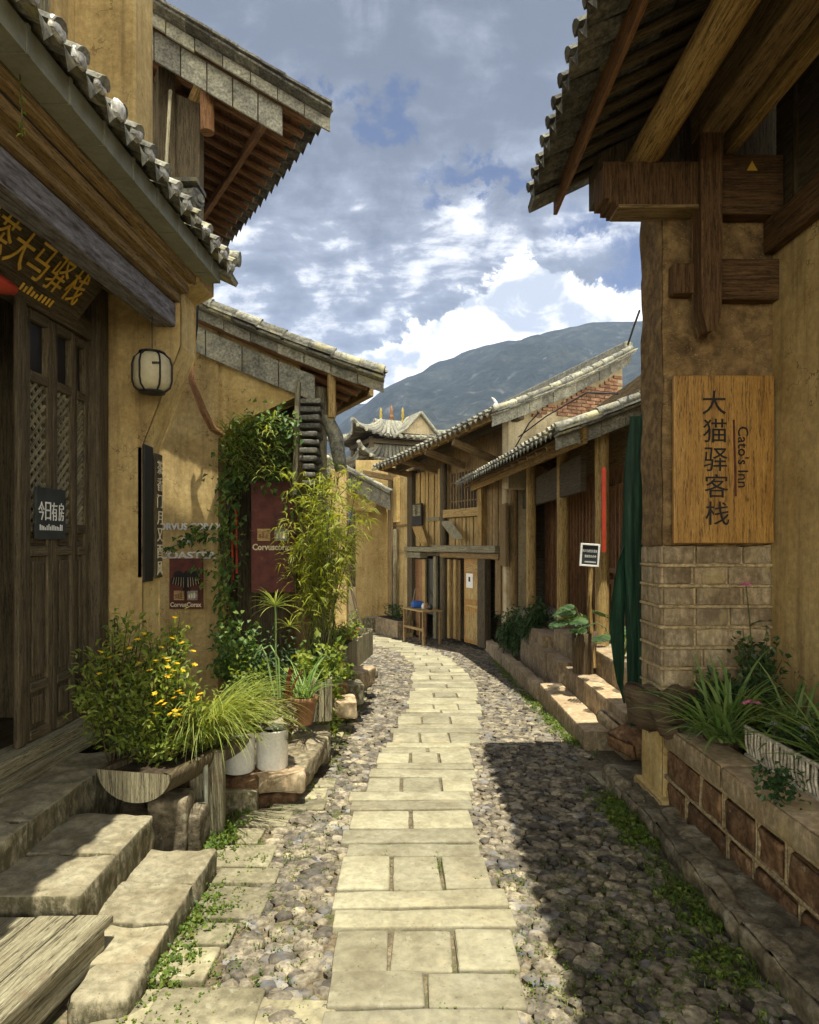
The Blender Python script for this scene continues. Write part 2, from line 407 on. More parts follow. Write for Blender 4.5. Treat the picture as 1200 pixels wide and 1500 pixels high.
M['wood_gy'] = mat('silver_grey_wood', [(0.168, 0.142, 0.086), (0.282, 0.251, 0.162), (0.388, 0.359, 0.243)], 4, (1.2,22,1), True, .85, .5, 14, GB, .2, patch=(.16,.12,.075), pscale=3, crack=.75)
M['beam_gy'] = mat('grey_painted_beam', [(.06,.045,.04), (.20,.19,.21), (.34,.33,.36)], 5, (1.5,9,1), True, .6, .5, 12, GB, .1)
M['log'] = mat('yellow_log', [(0.245, 0.145, 0.048), (0.405, 0.263, 0.094), (0.551, 0.380, 0.156)], 4.5, (1.0,12,1), True, .75, .4, 14, GB, .18, patch=(.14,.07,.025), pscale=4, pthr=(.6,.75), crack=.75)
M['sign_wood'] = mat('varnished_board', [(.32,.155,.03), (.43,.225,.05), (.52,.29,.075)], 3, (1.0,7,1), True, .45, .15, 10, GB, .1, patch=(.24,.11,.025), pscale=2.5, pthr=(.6,.8), spec=.4, crack=.75)
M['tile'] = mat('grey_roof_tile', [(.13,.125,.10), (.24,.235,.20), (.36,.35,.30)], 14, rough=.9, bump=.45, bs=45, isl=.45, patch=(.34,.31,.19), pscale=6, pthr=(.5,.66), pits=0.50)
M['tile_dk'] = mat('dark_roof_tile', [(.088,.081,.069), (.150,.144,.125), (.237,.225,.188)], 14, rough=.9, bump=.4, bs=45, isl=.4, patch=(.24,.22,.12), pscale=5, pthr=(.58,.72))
M['slate'] = mat('slate_plate', [(.17,.165,.14), (.27,.26,.22), (.38,.365,.30)], 7, rough=.9, bump=.3, bs=40, isl=.35, patch=(.36,.33,.22), pscale=4, pits=0.50)
M['mortar'] = mat('white_lime', [(.55,.54,.53), (.78,.77,.76)], 16, rough=.95, bump=.6, bs=30, isl=.1)
M['stone'] = mat('pale_step_stone', [(0.197, 0.164, 0.101), (0.283, 0.246, 0.162), (0.368, 0.329, 0.227)], 5, rough=.92, bump=.6, bs=26, isl=.18, patch=(.22,.17,.10), pscale=3, pthr=(.58,.78), bdist=.02, fine=.32, pits=0.70, moss=0.85)
M['stone_pk'] = mat('pink_sandstone', [(.296,.204,.123), (.407,.302,.192), (.530,.419,.283)], 5, rough=.92, bump=.6, bs=26, isl=.22, patch=(.36,.28,.13), pscale=3, bdist=.02, fine=.3, pits=0.55, moss=0.50)
M['stone_br'] = mat('brown_sandstone', [(.11,.058,.028), (.18,.10,.05), (.26,.155,.085)], 7, rough=.95, bump=.9, bs=28, isl=.3, bdist=.02, patch=(.10,.065,.04), pscale=5, pits=0.50)
M['stone_dk'] = mat('dark_kerb_stone', [(.10,.08,.05), (.19,.155,.10), (.30,.26,.19)], 7, rough=.95, bump=.9, bs=24, isl=.25, patch=(.09,.075,.045), pscale=5, bdist=.02, pits=0.60)
M['joint'] = mat('tan_mortar_joint', [(.368,.276,.149), (.506,.391,.230)], 9, rough=.95, bump=.6, bs=40, isl=.08, bdist=.015, pits=0.40)
M['flag'] = mat('limestone_flags', [(0.206, 0.180, 0.118), (0.268, 0.243, 0.166), (0.326, 0.301, 0.215)], 4, rough=.88, bump=.6, bs=22, isl=.2, patch=(.38,.32,.205), pscale=3, pthr=(.55,.8), bdist=.012, fine=.2, pits=0.38)
M['flag_gy'] = mat('grey_border_flags', [(0.171, 0.150, 0.094), (0.257, 0.227, 0.146), (0.342, 0.308, 0.203)], 5, rough=.9, bump=.6, bs=22, isl=.3, patch=(.16,.15,.08), pscale=4, pthr=(.55,.72), bdist=.015, fine=.3, pits=0.60, moss=0.60)
M['cobble'] = mat('river_cobbles', [(0.096, 0.081, 0.064), (0.182, 0.153, 0.111), (0.306, 0.257, 0.178)], 9, rough=.7, bump=.3, bs=40, isl=.55, patch=(.15,.145,.15), pscale=7, pthr=(.52,.66), spec=.3)
M['earth'] = mat('street_earth', [(.10,.08,.05), (.16,.125,.08), (.24,.19,.125)], 6, rough=.97, bump=.8, bs=40, isl=0, patch=(.07,.075,.03), pscale=3, pthr=(.52,.66), bdist=.02)
M['field'] = mat('valley_ground', [(.06,.075,.03), (.12,.12,.05)], .02, rough=1, bump=0, isl=0)
M['forest'] = mat('mountain_forest', [(.006,.011,.011), (.013,.018,.016), (.03,.034,.028)], .014, rough=1, bump=1, bs=.07, isl=0, patch=(.075,.078,.08), pscale=.03, pthr=(.56,.70), bdist=9)
M['brick'] = mat('old_red_brick', [(.26,.13,.08), (.36,.20,.125), (.44,.28,.18)], 8, rough=.95, bump=.6, bs=40, isl=.3)
M['white'] = plain('white_enamel', (.78,.77,.74), .4, var=.04)
M['terra'] = plain('terracotta', (.28,.14,.07), .85, var=.2)
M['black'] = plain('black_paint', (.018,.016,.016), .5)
M['blackboard'] = plain('chalk_board', (.035,.04,.04), .8, var=.2)
M['chalk'] = plain('chalk_white', (.75,.74,.72), .9)
M['cream'] = plain('cream_paint', (.72,.62,.42), .7)
M['redpaint'] = plain('red_paint', (.42,.045,.02), .55)
M['maroon'] = plain('maroon_board', (.13,.035,.025), .6, var=.25)
M['old_gold'] = plain('old_gold', (.34,.26,.06), .7)
M['gold'] = plain('gold_paint', (.72,.44,.05), .35, spec=.6)
M['steel'] = plain('gutter_metal', (.25,.255,.20), .45, spec=.5, var=.12)
M['paper'] = mat('lantern_paper', [(.42,.36,.22), (.56,.50,.34)], 5, rough=.9, bump=.1, isl=0, fine=.1)
M['wicker'] = mat('white_wicker', [(.52,.46,.36), (.66,.61,.50)], 12, rough=.8, bump=.3, isl=.15)
M['green_cloth'] = mat('green_tarpaulin', [(.003,.018,.009), (.010,.045,.022), (.03,.095,.05)], 9, (3,3,.25), rough=.6, bump=.3, bs=30, isl=0, spec=.3, fine=.15)
M['blue'] = plain('blue_bag', (.03,.12,.45), .5)
M['soil'] = mat('plant_soil', [(.03,.022,.014), (.07,.05,.032)], 20, rough=1, bump=.9, bs=60, isl=0)
M['glass'] = plain('dark_pane', (.02,.024,.026), .12, spec=.6, bump=0)
M['grass'] = leafmat('grass_green', [(.06,.11,.018), (.11,.17,.026), (.19,.23,.05)])
M['leaf'] = leafmat('fresh_leaf', [(.05,.085,.02), (.10,.16,.025), (.17,.23,.035), (.24,.28,.05), (.19,.25,.04), (.34,.34,.08)])
M['leaf_dk'] = leafmat('dark_leaf', [(.015,.042,.014), (.035,.075,.022), (.075,.125,.04)], .25)
M['ivy'] = leafmat('ivy_leaf', [(.03,.075,.016), (.075,.14,.028), (.19,.25,.06)], .3)
M['bamboo'] = leafmat('bamboo_leaf', [(.13,.18,.02), (.24,.27,.035), (.36,.36,.07)], .5)
M['lemon'] = leafmat('fountain_grass', [(.14,.20,.035), (.24,.28,.06), (.36,.37,.11)], .4)
M['strap'] = leafmat('strap_leaf', [(.07,.15,.035), (.16,.26,.07), (.32,.40,.18)], .3)
M['purple'] = leafmat('purple_leaf', [(.10,.045,.06), (.17,.12,.07), (.22,.24,.10)], .3)
M['redleaf'] = leafmat('red_leaf', [(.16,.03,.03), (.30,.07,.03)], .4)
M['yellow'] = leafmat('yellow_petal', [(.62,.42,.02), (.75,.52,.03)], .3)
M['pink'] = leafmat('pink_petal', [(.60,.18,.42), (.70,.28,.50)], .3)
M['lilac'] = leafmat('lilac_petal', [(.30,.25,.65), (.4,.36,.7)], .3)
M['white_pt'] = leafmat('cream_petal', [(.55,.5,.38), (.65,.6,.46)], .3)
M['stem'] = mat('green_stem', [(.07,.09,.025), (.14,.14,.05)], 9, rough=.8, bump=.1, isl=.2)
M['bark'] = mat('brown_bark', [(.05,.035,.02), (.12,.085,.05), (.19,.14,.085)], 7, (.6,9,1), True, .9, .8, 20, GB, .2, bdist=.02)
M['cable'] = plain('black_cable', (.02,.02,.02), .6)

# ------------------------------------------------------------------ ground
def terrain():
    mb = MB(); xs = [-3000, -600, -120, -30, -8, -4, 0, 4, 8, 30, 120, 600, 3000]
    ys = [-300, -60, -6, 0, 3, 6, 10, 14, 18, 24, 40, 100, 300, 700, 3200]
    vs = [V((x, y, gz(y)-.015)) for y in ys for x in xs]; n = len(xs); fs = []
    for j in range(len(ys)-1):
        for i in range(n-1): fs.append((j*n+i, j*n+i+1, (j+1)*n+i+1, (j+1)*n+i))
    mb.poly(vs, fs); struct(mb, 'ground', M['earth'])
terrain()
EDGE_L = [(455,1500),(478,1440),(478,1340),(497,1250),(512,1180),(562,1100),(588,1050),(605,1005),(606,975),(585,955),(530,940),(440,930)]
EDGE_R = [(775,1500),(757,1400),(742,1340),(718,1290),(705,1240),(694,1180),(695,1100),(703,1050),(700,1010),(686,985),(655,962),(618,948),(575,936)]
def edge_fn(lst):
    pts = [G(*p) for p in lst]; pts.sort(key=lambda p: p.y)
    def fn(y):
        if y <= pts[0].y: return pts[0].x
        for a, b in zip(pts, pts[1:]):
            if y <= b.y: return a.x+(b.x-a.x)*(y-a.y)/(b.y-a.y)
        return pts[-1].x
    return fn
eL, eR = edge_fn(EDGE_L), edge_fn(EDGE_R)
def left_lim(y): return -1.03 if y < 3.45 else (-1.12 if y < 4.4 else -.95+.04*(y-4.4))
def right_lim(y): return 1.42 if y < 5.6 else 1.58
def flagstones():
    mb, m2 = MB(), MB(); y = 1.1; k = 0; pat = [(.35, 3), (.18, 1), (.19, 1)]
    def slab(x0, x1, ya, yb, top=.0, mb=mb):
        w, l = x1-x0-.014*random.uniform(.8, 2.2), yb-ya-.013*random.uniform(.8, 2)
        mb.block(V(((x0+x1)/2, (ya+yb)/2, gz((ya+yb)/2)+.012-.045+random.uniform(-.007, .007)+top)), (w, l, .09), random.uniform(-.028, .028), .05, .005, .010, 6, (math.atan(-.047)+random.uniform(-.012, .012), random.uniform(-.012, .012)))
    while y < 17:
        l, n = pat[k % 3]; l *= random.uniform(.88, 1.15)
        if k % 7 == 5: n = 2
        ym = y+l/2; a, b = eL(ym)+random.uniform(-.045, .035), eR(ym)+random.uniform(-.035, .045)
        cuts = [a+(b-a)*i/n for i in range(n+1)]
        for i in range(1, n): cuts[i] += random.uniform(-.035, .035)*(b-a)
        for i in range(n): slab(cuts[i], cuts[i+1], y, y+l)
        y += l; k += 1
    y = 1.6                                     # a row of flat border slabs on the left
    while y < 9:
        l = random.uniform(.14, .36); x0 = left_lim(y+l/2)+.0; w = random.uniform(.22, .38)
        if not (4.9 < y < 5.3): slab(x0, x0+w*(1 if y < 5 else .75), y, y+l-.015, -.006, m2)
        y += l
    for px, py, w, l in ((300,1480,.42,.24), (420,1490,.36,.2), (190,1495,.3,.22)):
        p = G(px, py); slab(p.x-w/2, p.x+w/2, p.y-l/2, p.y+l/2, -.004, m2)
    struct(mb, 'flagstone_path', M['flag']); struct(m2, 'border_paving', M['flag_gy'])
flagstones()
def cobbles():
    mb = MB(); y = 1.5; row = 0
    while y < 17.5:
        st = .054 if y < 6 else .066
        x = -1.5+(row % 2)*st*.6
        while x < 1.75:
            px, py = x+random.uniform(-.018, .018), y+random.uniform(-.014, .014)
            a, b = eL(py), eR(py)
            lo = left_lim(py)+(.27 if py < 9 else -.3)
            if (lo < px < a+.03 or b-.03 < px < right_lim(py)) and random.random() < .97:
                s = random.choice((.62,.8,.95,1.1,1.3,1.55))*random.uniform(.9,1.1)*st/.062
                mb.pebble(V((px, py, gz(py)-.021+random.uniform(-.005, .005))), (.046*s, .033*s, .025), random.uniform(-.9, .9))
            x += st*1.28
        y += st*.92; row += 1
    for i in range(420):                        # bigger stones let in here and there
        py = random.uniform(1.9, 9); side = random.random() < .4
        px = random.uniform(left_lim(py)+.28, eL(py)-.05) if side else random.uniform(eR(py)+.04, right_lim(py)-.05)
        if side and eL(py)-left_lim(py) < .4: continue
        mb.pebble(V((px, py, gz(py)-.018)), (random.uniform(.05, .075), random.uniform(.035, .05), .03), random.uniform(-1, 1))
    struct(mb, 'cobblestone_paving', M['cobble'])
cobbles()
def tuft(mb, x, y, z, n, L, spread, W=.004):
    for i in range(n):
        a = random.random()*6.28; r = spread*math.sqrt(random.random())
        mb.blade(V((x+math.cos(a)*r, y+math.sin(a)*r, z)), V((random.uniform(-.7,.7), random.uniform(-.7,.7), 1)), L*random.uniform(.5, 1.2), W*random.uniform(.7, 1.4), random.uniform(.3, 1.1), 3)
def weeds():
    mb = MB()
    def patch(px, py, w, l, n, L=.05, W=.005):
        p = G(px, py)
        for i in range(int(n*1.5)):
            x, y = p.x+random.gauss(0, w), p.y+random.gauss(0, l); tuft(mb, x, y, gz(y)-.02, 5, L, .02, W)
            if random.random() < .5:
                for j in range(4): mb.leaf(V((x+random.gauss(0, .012), y+random.gauss(0, .012), gz(y)+random.uniform(0, L*.5))), V((random.uniform(-1,1), random.uniform(-1,1), random.uniform(0,.8))), L*.6, L*.42)
    for a in ((915,1205,.06,.22,150,.06), (905,1180,.05,.1,60,.06), (1020,1330,.06,.2,110,.055), (1060,1420,.07,.12,70,.05), (985,1300,.05,.2,50,.04),
              (330,1225,.05,.2,90,.06), (290,1340,.05,.12,80,.05), (250,1420,.06,.08,60,.045), (330,1330,.1,.15,60,.03), (360,1270,.1,.2,60,.03),
              (420,1180,.1,.2,60,.03), (470,1090,.1,.4,70,.05), (510,1040,.07,.5,70,.06), (525,1000,.06,.7,60,.06), (740,985,.05,.8,90,.05),
              (780,1030,.05,.5,120,.05), (815,1065,.05,.3,110,.05), (840,1085,.06,.15,60,.05), (770,1400,.05,.3,50,.02), (760,1320,.04,.25,30,.018),
              (860,1400,.2,.3,120,.022), (960,1430,.15,.2,110,.024), (850,1280,.1,.3,40,.018), (440,1330,.14,.3,60,.018), (300,1450,.1,.08,30,.03), (240,1490,.1,.06,30,.03),
              (640,1420,.35,.25,60,.014), (900,1250,.15,.4,120,.018), (820,1300,.12,.3,80,.016), (930,1350,.15,.3,140,.024), (880,1470,.25,.1,90,.02), (480,1200,.1,.3,70,.022), (500,1120,.08,.4,70,.022), (400,1400,.12,.2,80,.02), (450,1250,.1,.2,70,.02), (560,1010,.06,.6,50,.02), (565,1268,.006,.06,24,.02), (640,1268,.006,.06,24,.02), (600,1238,.2,.006,24,.015), (700,1290,.02,.01,14,.03)):
        patch(*a)
    struct(mb, 'grass', M['grass'], 'stuff')
weeds()

# ------------------------------------------------------------------ far mountains
def ridge_mesh(name, pts, r0, r1, mat_, amp, seed):
    mb = MB(); na, nr = 150, 34
    def prof(u):
        if u <= pts[0][0]: return pts[0][1]
        for a, b in zip(pts, pts[1:]):
            if u <= b[0]: return a[1]+(b[1]-a[1])*(u-a[0])/(b[0]-a[0])
        return pts[-1][1]
    vs = []
    for j in range(nr+1):
        t = j/nr; r = r0+(r1*1.25-r0)*t
        for i in range(na+1):
            u = pts[0][0]+(pts[-1][0]-pts[0][0])*i/na
            tt = min(1, (r-r0)/(r1-r0)); s = tt**1.18
            if r > r1: s = 1-.6*(r-r1)/(r1*.25)
            h = 1.6+prof(u)*r1*s
            h += amp*s*(1-s*.97)*noise.fractal(V((u*r*.006+seed, r*.006, 0)), .9, 2.1, 5)*2.4 + amp*.05*s*noise.fractal(V((u*r*.03+seed, r*.03, 3)), .9, 2.1, 4)
            vs.append(V((u*r, r, max(h, -20)-2*(1-s))))
    n = na+1
    mb.poly(vs, [(j*n+i, j*n+i+1, (j+1)*n+i+1, (j+1)*n+i) for j in range(nr) for i in range(na)], True)
    return struct(mb, name, mat_)
def pv(l): return [((x-600)/F, (795-y)/F) for x, y in l]
ridge_mesh('mountain', pv([(200,800),(380,745),(480,640),(520,605),(560,575),(600,550),(640,530),(700,508),(760,494),(810,484),(860,475),(935,468),(1050,462),(1200,470),(1500,560),(1900,700)]), 420, 1500, M['forest'], 90, 3)
ridge_mesh('far_mountain', pv([(-600,640),(-200,560),(100,540),(350,560),(480,598),(540,590),(620,620),(800,700)]), 1300, 2300, M['forest'], 120, 9)

# ------------------------------------------------------------------ tiled roofs
def tile_roof(root, E0, E1, T0, T1, pitch=.2, r=.055, seg=.24, sag=.0, m='tile', drip=.07, boards='wood_br', rafters=None, rm='wood_br', rsp=.4, pans=True, lift=0., ends=0, flare=0., rr=.035, roff=.1):
    """barrel tiles from the eave line E0-E1 up to the line T0-T1; boards and rafters beneath"""
    W = (E1-E0).length; n = max(2, round(W/pitch)); mb = MB()
    def S(u, v):
        p = lerp(lerp(E0, E1, u), lerp(T0, T1, u), v); p.z -= sag*4*v*(1-v)
        p.z += flare*(abs(2*u-1)**3)*(1-v)**2; return p
    along = (E1-E0).normalized()
    def frame(u, v):
        s_ = (S(u, min(1, v+.02))-S(u, max(0, v-.02))).normalized(); nn = along.cross(s_)
        if nn.z < 0: nn = -nn
        return s_, nn.normalized()
    def shell(u, cover):
        P0, P1 = S(u, 0), S(u, 1); L = (P1-P0).length; k = max(1, round(L/seg)); na = 6 if cover else 5
        for i in range(k):
            if random.random() < .006: continue
            v0, v1 = i/k, min(1, (i+1.12)/k); jit = along*random.uniform(-.007, .007); tl = random.uniform(-.006, .008)
            ra, rb = (r, r*.86) if cover else (pitch/2-.005, pitch/2-.02)
            vs = []
            for v, rad, up in ((v0, ra, .016), (v1, rb, 0)):
                _, nn = frame(u, v); c = S(u, v)+jit+nn*(up+tl+(.045 if cover else .012)+lift)
                for j in range(na):
                    t = math.pi*j/(na-1)
                    if cover: vs.append(c+along*(math.cos(t)*rad)+nn*(math.sin(t)*rad*.85))
                    else: vs.append(c+along*(math.cos(t)*rad)-nn*(math.sin(t)*pitch*.2-.03))
            fs = [(j, j+1, na+j+1, na+j) for j in range(na-1)]
            if cover: fs.append(tuple(range(na)))
            mb.poly(vs, fs)
            if i == 0 and not cover and drip:
                _, nn = frame(u, 0); c = S(u, 0)+nn*.0; a = vs[:na]; s_ = frame(u, 0)[0]
                tip = a[na//2]-nn*drip*.75-s_*drip*.3
                q = a+[tip, lerp(a[0], tip, .55)-along*-.0, lerp(a[-1], tip, .55)]
                mb.poly(q, [tuple(range(na))+(na+2, na, na+1)])
    for i in range(n+1):
        shell(min(1, max(0, (i)/n)), True)
        if pans and i < n: shell((i+.5)/n, False)
    o = part(mb, 'roof_tiles', M[m], root)
    if boards:
        _, nn = frame(.5, .5); b = MB(); d0, d1 = nn*-.02, nn*-.045
        q = []
        for v in (.05, .35, .7, 1.0):
            for u in (0.0, .5, 1.0): q += [S(u, v)+d0, S(u, v)+d1]
        fs = []
        for j in range(3):
            for i in range(2):
                for k in (0, 1):
                    a = (j*3+i)*2+k; fs.append((a, a+2, a+8, a+6))
        b.poly(q, fs); part(b, 'roof_boards', M[boards], root)
    if rafters:
        k = int(W/rsp)
        for i in range(k+1):
            u = (i+.5)/(k+1); _, nn = frame(u, .5); b = MB()
            pts = [S(u, v)-nn*roff for v in (rafters, .35, .7, 1)]
            b.tube(pts, rr, 7, True, .12); part(b, 'rafter', M[rm], root)
    return S

def verge(root, S, u, off, plates=None, m='tile', plate_m='slate', hang=.26, n=None, out=V((0,-1,0)), v0=0, v1=1, r=.06):
    """the tiled edge of a gable: a run of cover tiles and, below, a row of flat plates"""
    mb = MB(); P0, P1 = S(u, v0), S(u, v1); L = (P1-P0).length; k = max(2, round(L/.27))
    for i in range(k):
        a, b = S(u, lerp(v0, v1, i/k)), S(u, lerp(v0, v1, min(1, (i+1.1)/k)))
        jit = V((0, 0, random.uniform(-.008, .01)))
        mb.tube([a+out*off+V((0,0,.055))+jit, b+out*off+V((0,0,.045))+jit], [r, r*.88], 8, True)
        d = (b-a).normalized()
        mb.beam(a+out*(off+.06)+V((0,0,.0))+jit, b+out*(off+.05)+V((0,0,-.006))+jit, .22, .022)
        mb.beam(a+out*(off+.03)+V((0,0,-.035)), b+out*(off+.03)+V((0,0,-.04)), .2, .024)
    part(mb, 'verge_tiles', M[m], root)
    if plates:
        mb = MB(); k = max(2, round(L/.3))
        for i in range(k):
            a, b = S(u, lerp(v0, v1, (i+.015)/k)), S(u, lerp(v0, v1, (i+.985)/k)); h = hang*random.uniform(.92, 1.06)
            o1 = out*(off-.02+random.uniform(0, .015)); o2 = o1-out*.025; dz = V((0, 0, -.06)); q = []
            for o_ in (o1, o2): q += [a+o_+dz, b+o_+dz, b+o_+dz-V((0,0,h)), a+o_+dz-V((0,0,h))]
            mb.poly(q, [(0,1,2,3), (7,6,5,4), (0,4,5,1), (3,2,6,7), (1,5,6,2), (0,3,7,4)])
        part(mb, 'verge_plates', M[plate_m], root)
    return mb

def prism(mb, poly, T0, T1):
    """extrude a polygon given as points from offset T0 to T1"""
    a = [p+T0 for p in poly]; b = [p+T1 for p in poly]; n = len(poly)
    mb.poly(a+b, [tuple(range(n)), tuple(range(2*n-1, n-1, -1))]+[(i, (i+1) % n, n+(i+1) % n, n+i) for i in range(n)])

# ------------------------------------------------------------------ tea house, left foreground
def tA(x, y, z): return V((x+.045*(y-4.6), y, z))
def teahouse():
    R = thing('tea_house', 'ochre house with dark lattice doors and a gold lettered board under its tiled eave', 'house', tA(-2.2, 3, 0))
    # wing wall whose head flares out under the eave
    prof = [P(150,1060,4.6), P(206,1060,4.6), P(206,652,4.6), P(262,505,4.6), P(262,425,4.6), P(290,410,4.6), P(290,330,4.6), P(140,330,4.6)]
    mb = MB(); prism(mb, prof, V((0,0,0)), V((.01,.3,0))); part(mb, 'wing_wall', M['ochre'], R, .012)
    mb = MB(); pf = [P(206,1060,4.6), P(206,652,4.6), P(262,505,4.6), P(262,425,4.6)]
    mb.poly([p+V((.012+.001*k,.02+.285*k,0)) for k in (0, 1) for p in pf], [(0,1,5,4), (1,2,6,5), (2,3,7,6)]); part(mb, 'painted_sunlit_face', M['ochre_lt'], R)  # paler tone paints a sunlit look onto the wing wall's street side
    tile_roof(R, tA(-1.30, 1.0, 8.15), tA(-1.30, 5.32, 8.15), tA(-3.8, 1.0, 9.3), tA(-3.8, 5.32, 9.3), .2, .055, rafters=.05, rsp=.5)
    # shell of the room: back, floor, inner faces
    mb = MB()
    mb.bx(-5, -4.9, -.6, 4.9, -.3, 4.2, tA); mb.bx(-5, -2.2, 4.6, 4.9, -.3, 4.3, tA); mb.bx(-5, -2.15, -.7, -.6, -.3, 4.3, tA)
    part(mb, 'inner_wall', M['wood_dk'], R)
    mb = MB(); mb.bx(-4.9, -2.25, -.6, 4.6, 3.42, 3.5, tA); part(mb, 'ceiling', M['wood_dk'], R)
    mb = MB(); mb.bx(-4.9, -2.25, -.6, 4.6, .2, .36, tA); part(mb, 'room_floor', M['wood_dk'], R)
    mb = MB(); mb.bx(-2.3, -2.06, -.5, 4.58, .27, .345, tA); mb.bx(-2.28, -2.10, -.5, 4.58, .345, .43, tA); part(mb, 'threshold', M['wood_gy'], R, .012)
    mb = MB(); mb.bx(-2.28, -2.12, 4.44, 4.58, .43, 3.42, tA); part(mb, 'post', M['wood_dk'], R, .015)
    mb = MB(); mb.bx(-2.20, -2.16, 3.66, 3.735, .43, 3.42, tA); part(mb, 'post', M['wood_dk'], R, .015)
    mb = MB(); mb.bx(-2.28, -2.14, 1.2, 1.32, .43, 3.42, tA); part(mb, 'post', M['wood_br'], R, .015)
    mb = MB(); mb.bx(-2.27, -2.16, -.5, 4.44, 2.98, 3.12, tA); part(mb, 'lintel', M['wood_dk'], R, .01)
    mb = MB(); mb.bx(-2.30, -2.24, -.5, 4.5, 3.12, 3.42, tA); part(mb, 'transom_board', M['wood_dk'], R)
    # lattice door leaves
    def leaf(y0, y1, x=-2.2):
        d = MB(); st = .045
        for a, b in ((y0, y0+st), (y1-st, y1)): d.bx(x-.025, x+.025, a, b, .44, 2.97, tA)
        zs = [.44, .70, .745, 1.50, 1.55, 1.62, 2.56, 2.61, 2.92]
        for z0, z1 in ((.44,.50), (.72,.78), (1.52,1.58), (1.66,1.72), (2.55,2.61), (2.91,2.97)): d.bx(x-.022, x+.028, y0+st, y1-st, z0, z1, tA)
        o = part(d, 'door_leaf', M['wood_dk'], R, .006)
        p = MB()
        for z0, z1 in ((.50,.72), (.78,1.52), (1.58,1.66)):
            p.bx(x-.012, x+.006, y0+st, y1-st, z0, z1, tA); p.bx(x+.006, x+.02, y0+st+.03, y1-st-.03, z0+.03, z1-.03, tA)
        part(p, 'panel', M['wood_dk'], o, .006)
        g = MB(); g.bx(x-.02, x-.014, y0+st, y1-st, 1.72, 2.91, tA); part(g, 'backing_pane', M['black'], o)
        l = MB(); a, b = y0+st, y1-st; k = 12; zz0, zz1 = 1.72, 2.55; w = b-a; stp = w/2.5
        n = int((zz1-zz0+w)/stp)+1
        for i in range(-1, n):
            for s_ in (1, -1):
                za = zz0-w+(i+.5)*stp; ya, yb = (a, b) if s_ > 0 else (b, a)
                p0, p1 = V((0, ya, za)), V((0, yb, za+w))
                t0 = max(0, (zz0-p0.z)/w); t1 = min(1, (zz1-p0.z)/w)
                if t1 <= t0: continue
                q0, q1 = lerp(p0, p1, t0), lerp(p0, p1, t1)
                l.beam(tA(x+.004*s_, q0.y, q0.z), tA(x+.004*s_, q1.y, q1.z), .014, .014, V((1,0,0)))
        part(l, 'lattice', M['wood_gy'], o)
    leaf(3.74, 4.00); leaf(4.01, 4.25); leaf(4.26, 4.44, -2.215)
    leaf(1.34, 1.75); leaf(1.76, 2.15)
    # eave: painted beam, soffit, gutter
    mb = MB(); mb.bx(-1.80, -1.66, -.6, 4.66, 3.13, 3.30, tA); part(mb, 'eave_beam', M['beam_gy'], R, .015)
    mb = MB()
    for i in range(3):
        x0, z0 = -1.66+.055*i, 3.305+.065*i
        mb.bx(x0-.02, x0+.035, -.6, 4.62, z0, z0+.06, tA)
    part(mb, 'eave_board', M['wood_br'], R, .006)
    mb = MB(); mb.bx(-2.3, -1.62, -.6, 4.6, 3.36, 3.40, tA); part(mb, 'soffit', M['wood_br'], R)
    mb = MB(); g0, g1 = -1.51, -1.385
    mb.bx(g0, g1, -.6, 4.72, 3.49, 3.50, tA); mb.bx(g1-.012, g1, -.6, 4.72, 3.50, 3.60, tA); mb.bx(g0, g0+.012, -.6, 4.72, 3.50, 3.58, tA); mb.bx(g0, g1, 4.72, 4.73, 3.49, 3.60, tA)
    for i in range(18): y = -.4+i*.29; mb.bx(g1-.005, g1+.008, y, y+.02, 3.485, 3.605, tA); mb.bx(g0, g1, y, y+.016, 3.486, 3.492, tA)
    part(mb, 'gutter', M['steel'], R)
    S = tile_roof(R, tA(-1.31, -.6, 3.575), tA(-1.31, 4.72, 3.575), tA(-2.75, -.6, 4.27), tA(-2.75, 4.72, 4.27), .165, .046, boards='wood_dk', drip=.09, m='tile')
    verge(R, S, 1, .05, out=V((0,1,0)), m='tile')
    for i in range(33):
        w = MB(); c = S(i/32, 0)+V((.010, random.uniform(-.01,.01), .056)); w.block(c, (.03, random.uniform(.055, .09), random.uniform(.035, .06)), 0, .02, .014, .012, 18); part(w, 'mortar_cap', M['mortar'], R)
    # ridge-end tiles where the eave meets the next wall
    mb = MB(); c = P(290, 292, 5.1)
    mb.tube([c+V((-.5,.1,.02)), c], [.085, .085], 14); mb.tube([c+V((.0,0,0)), c+V((.015,-.006,0))], [.062,.062], 14); mb.tube([c+V((.014,0,0)), c+V((.03,-.012,0))], [.032,.032], 12)
    for i in range(4): mb.bx(c.x-.45, c.x-.02+.03*i, c.y-.1, c.y+.12, c.z-.13-.05*i, c.z-.095-.05*i)
    mb.bx(c.x-.4, c.x+.02, c.y-.1, c.y+.14, c.z+.09, c.z+.12)
    mb.tube([c+V((-.1,.1,-.38)), c+V((.30,.12,-.42))], [.05,.06], 10); mb.tube([c+V((-.1,.05,-.3)), c+V((.12,.06,-.34))], [.05,.055], 10)
    part(mb, 'ridge_end_tiles', M['tile'], R)
    # upper storey
    mb = MB(); mb.bx(-2.9, -1.955, 4.62, 4.95, 3.7, 7.4); part(mb, 'upper_pier', M['ochre'], R, .015)
    mb = MB(); mb.bx(-2.5, -2.38, 4.25, 4.62, 4.0, 7.4); part(mb, 'upper_wall', M['ochre'], R, .01)
    w_ = MB(); w_.bx(-2.5, -2.44, -.6, 4.25, 4.0, 7.4); o = part(w_, 'upper_boarding', M['wood_dk'], R)
    l = MB()
    for i in range(26): l.bx(-2.44, -2.41, 1.4+i*.11, 1.42+i*.11, 4.4, 7.2)
    for i in range(20): l.bx(-2.445, -2.415, 1.4, 4.2, 4.5+i*.14, 4.515+i*.14)
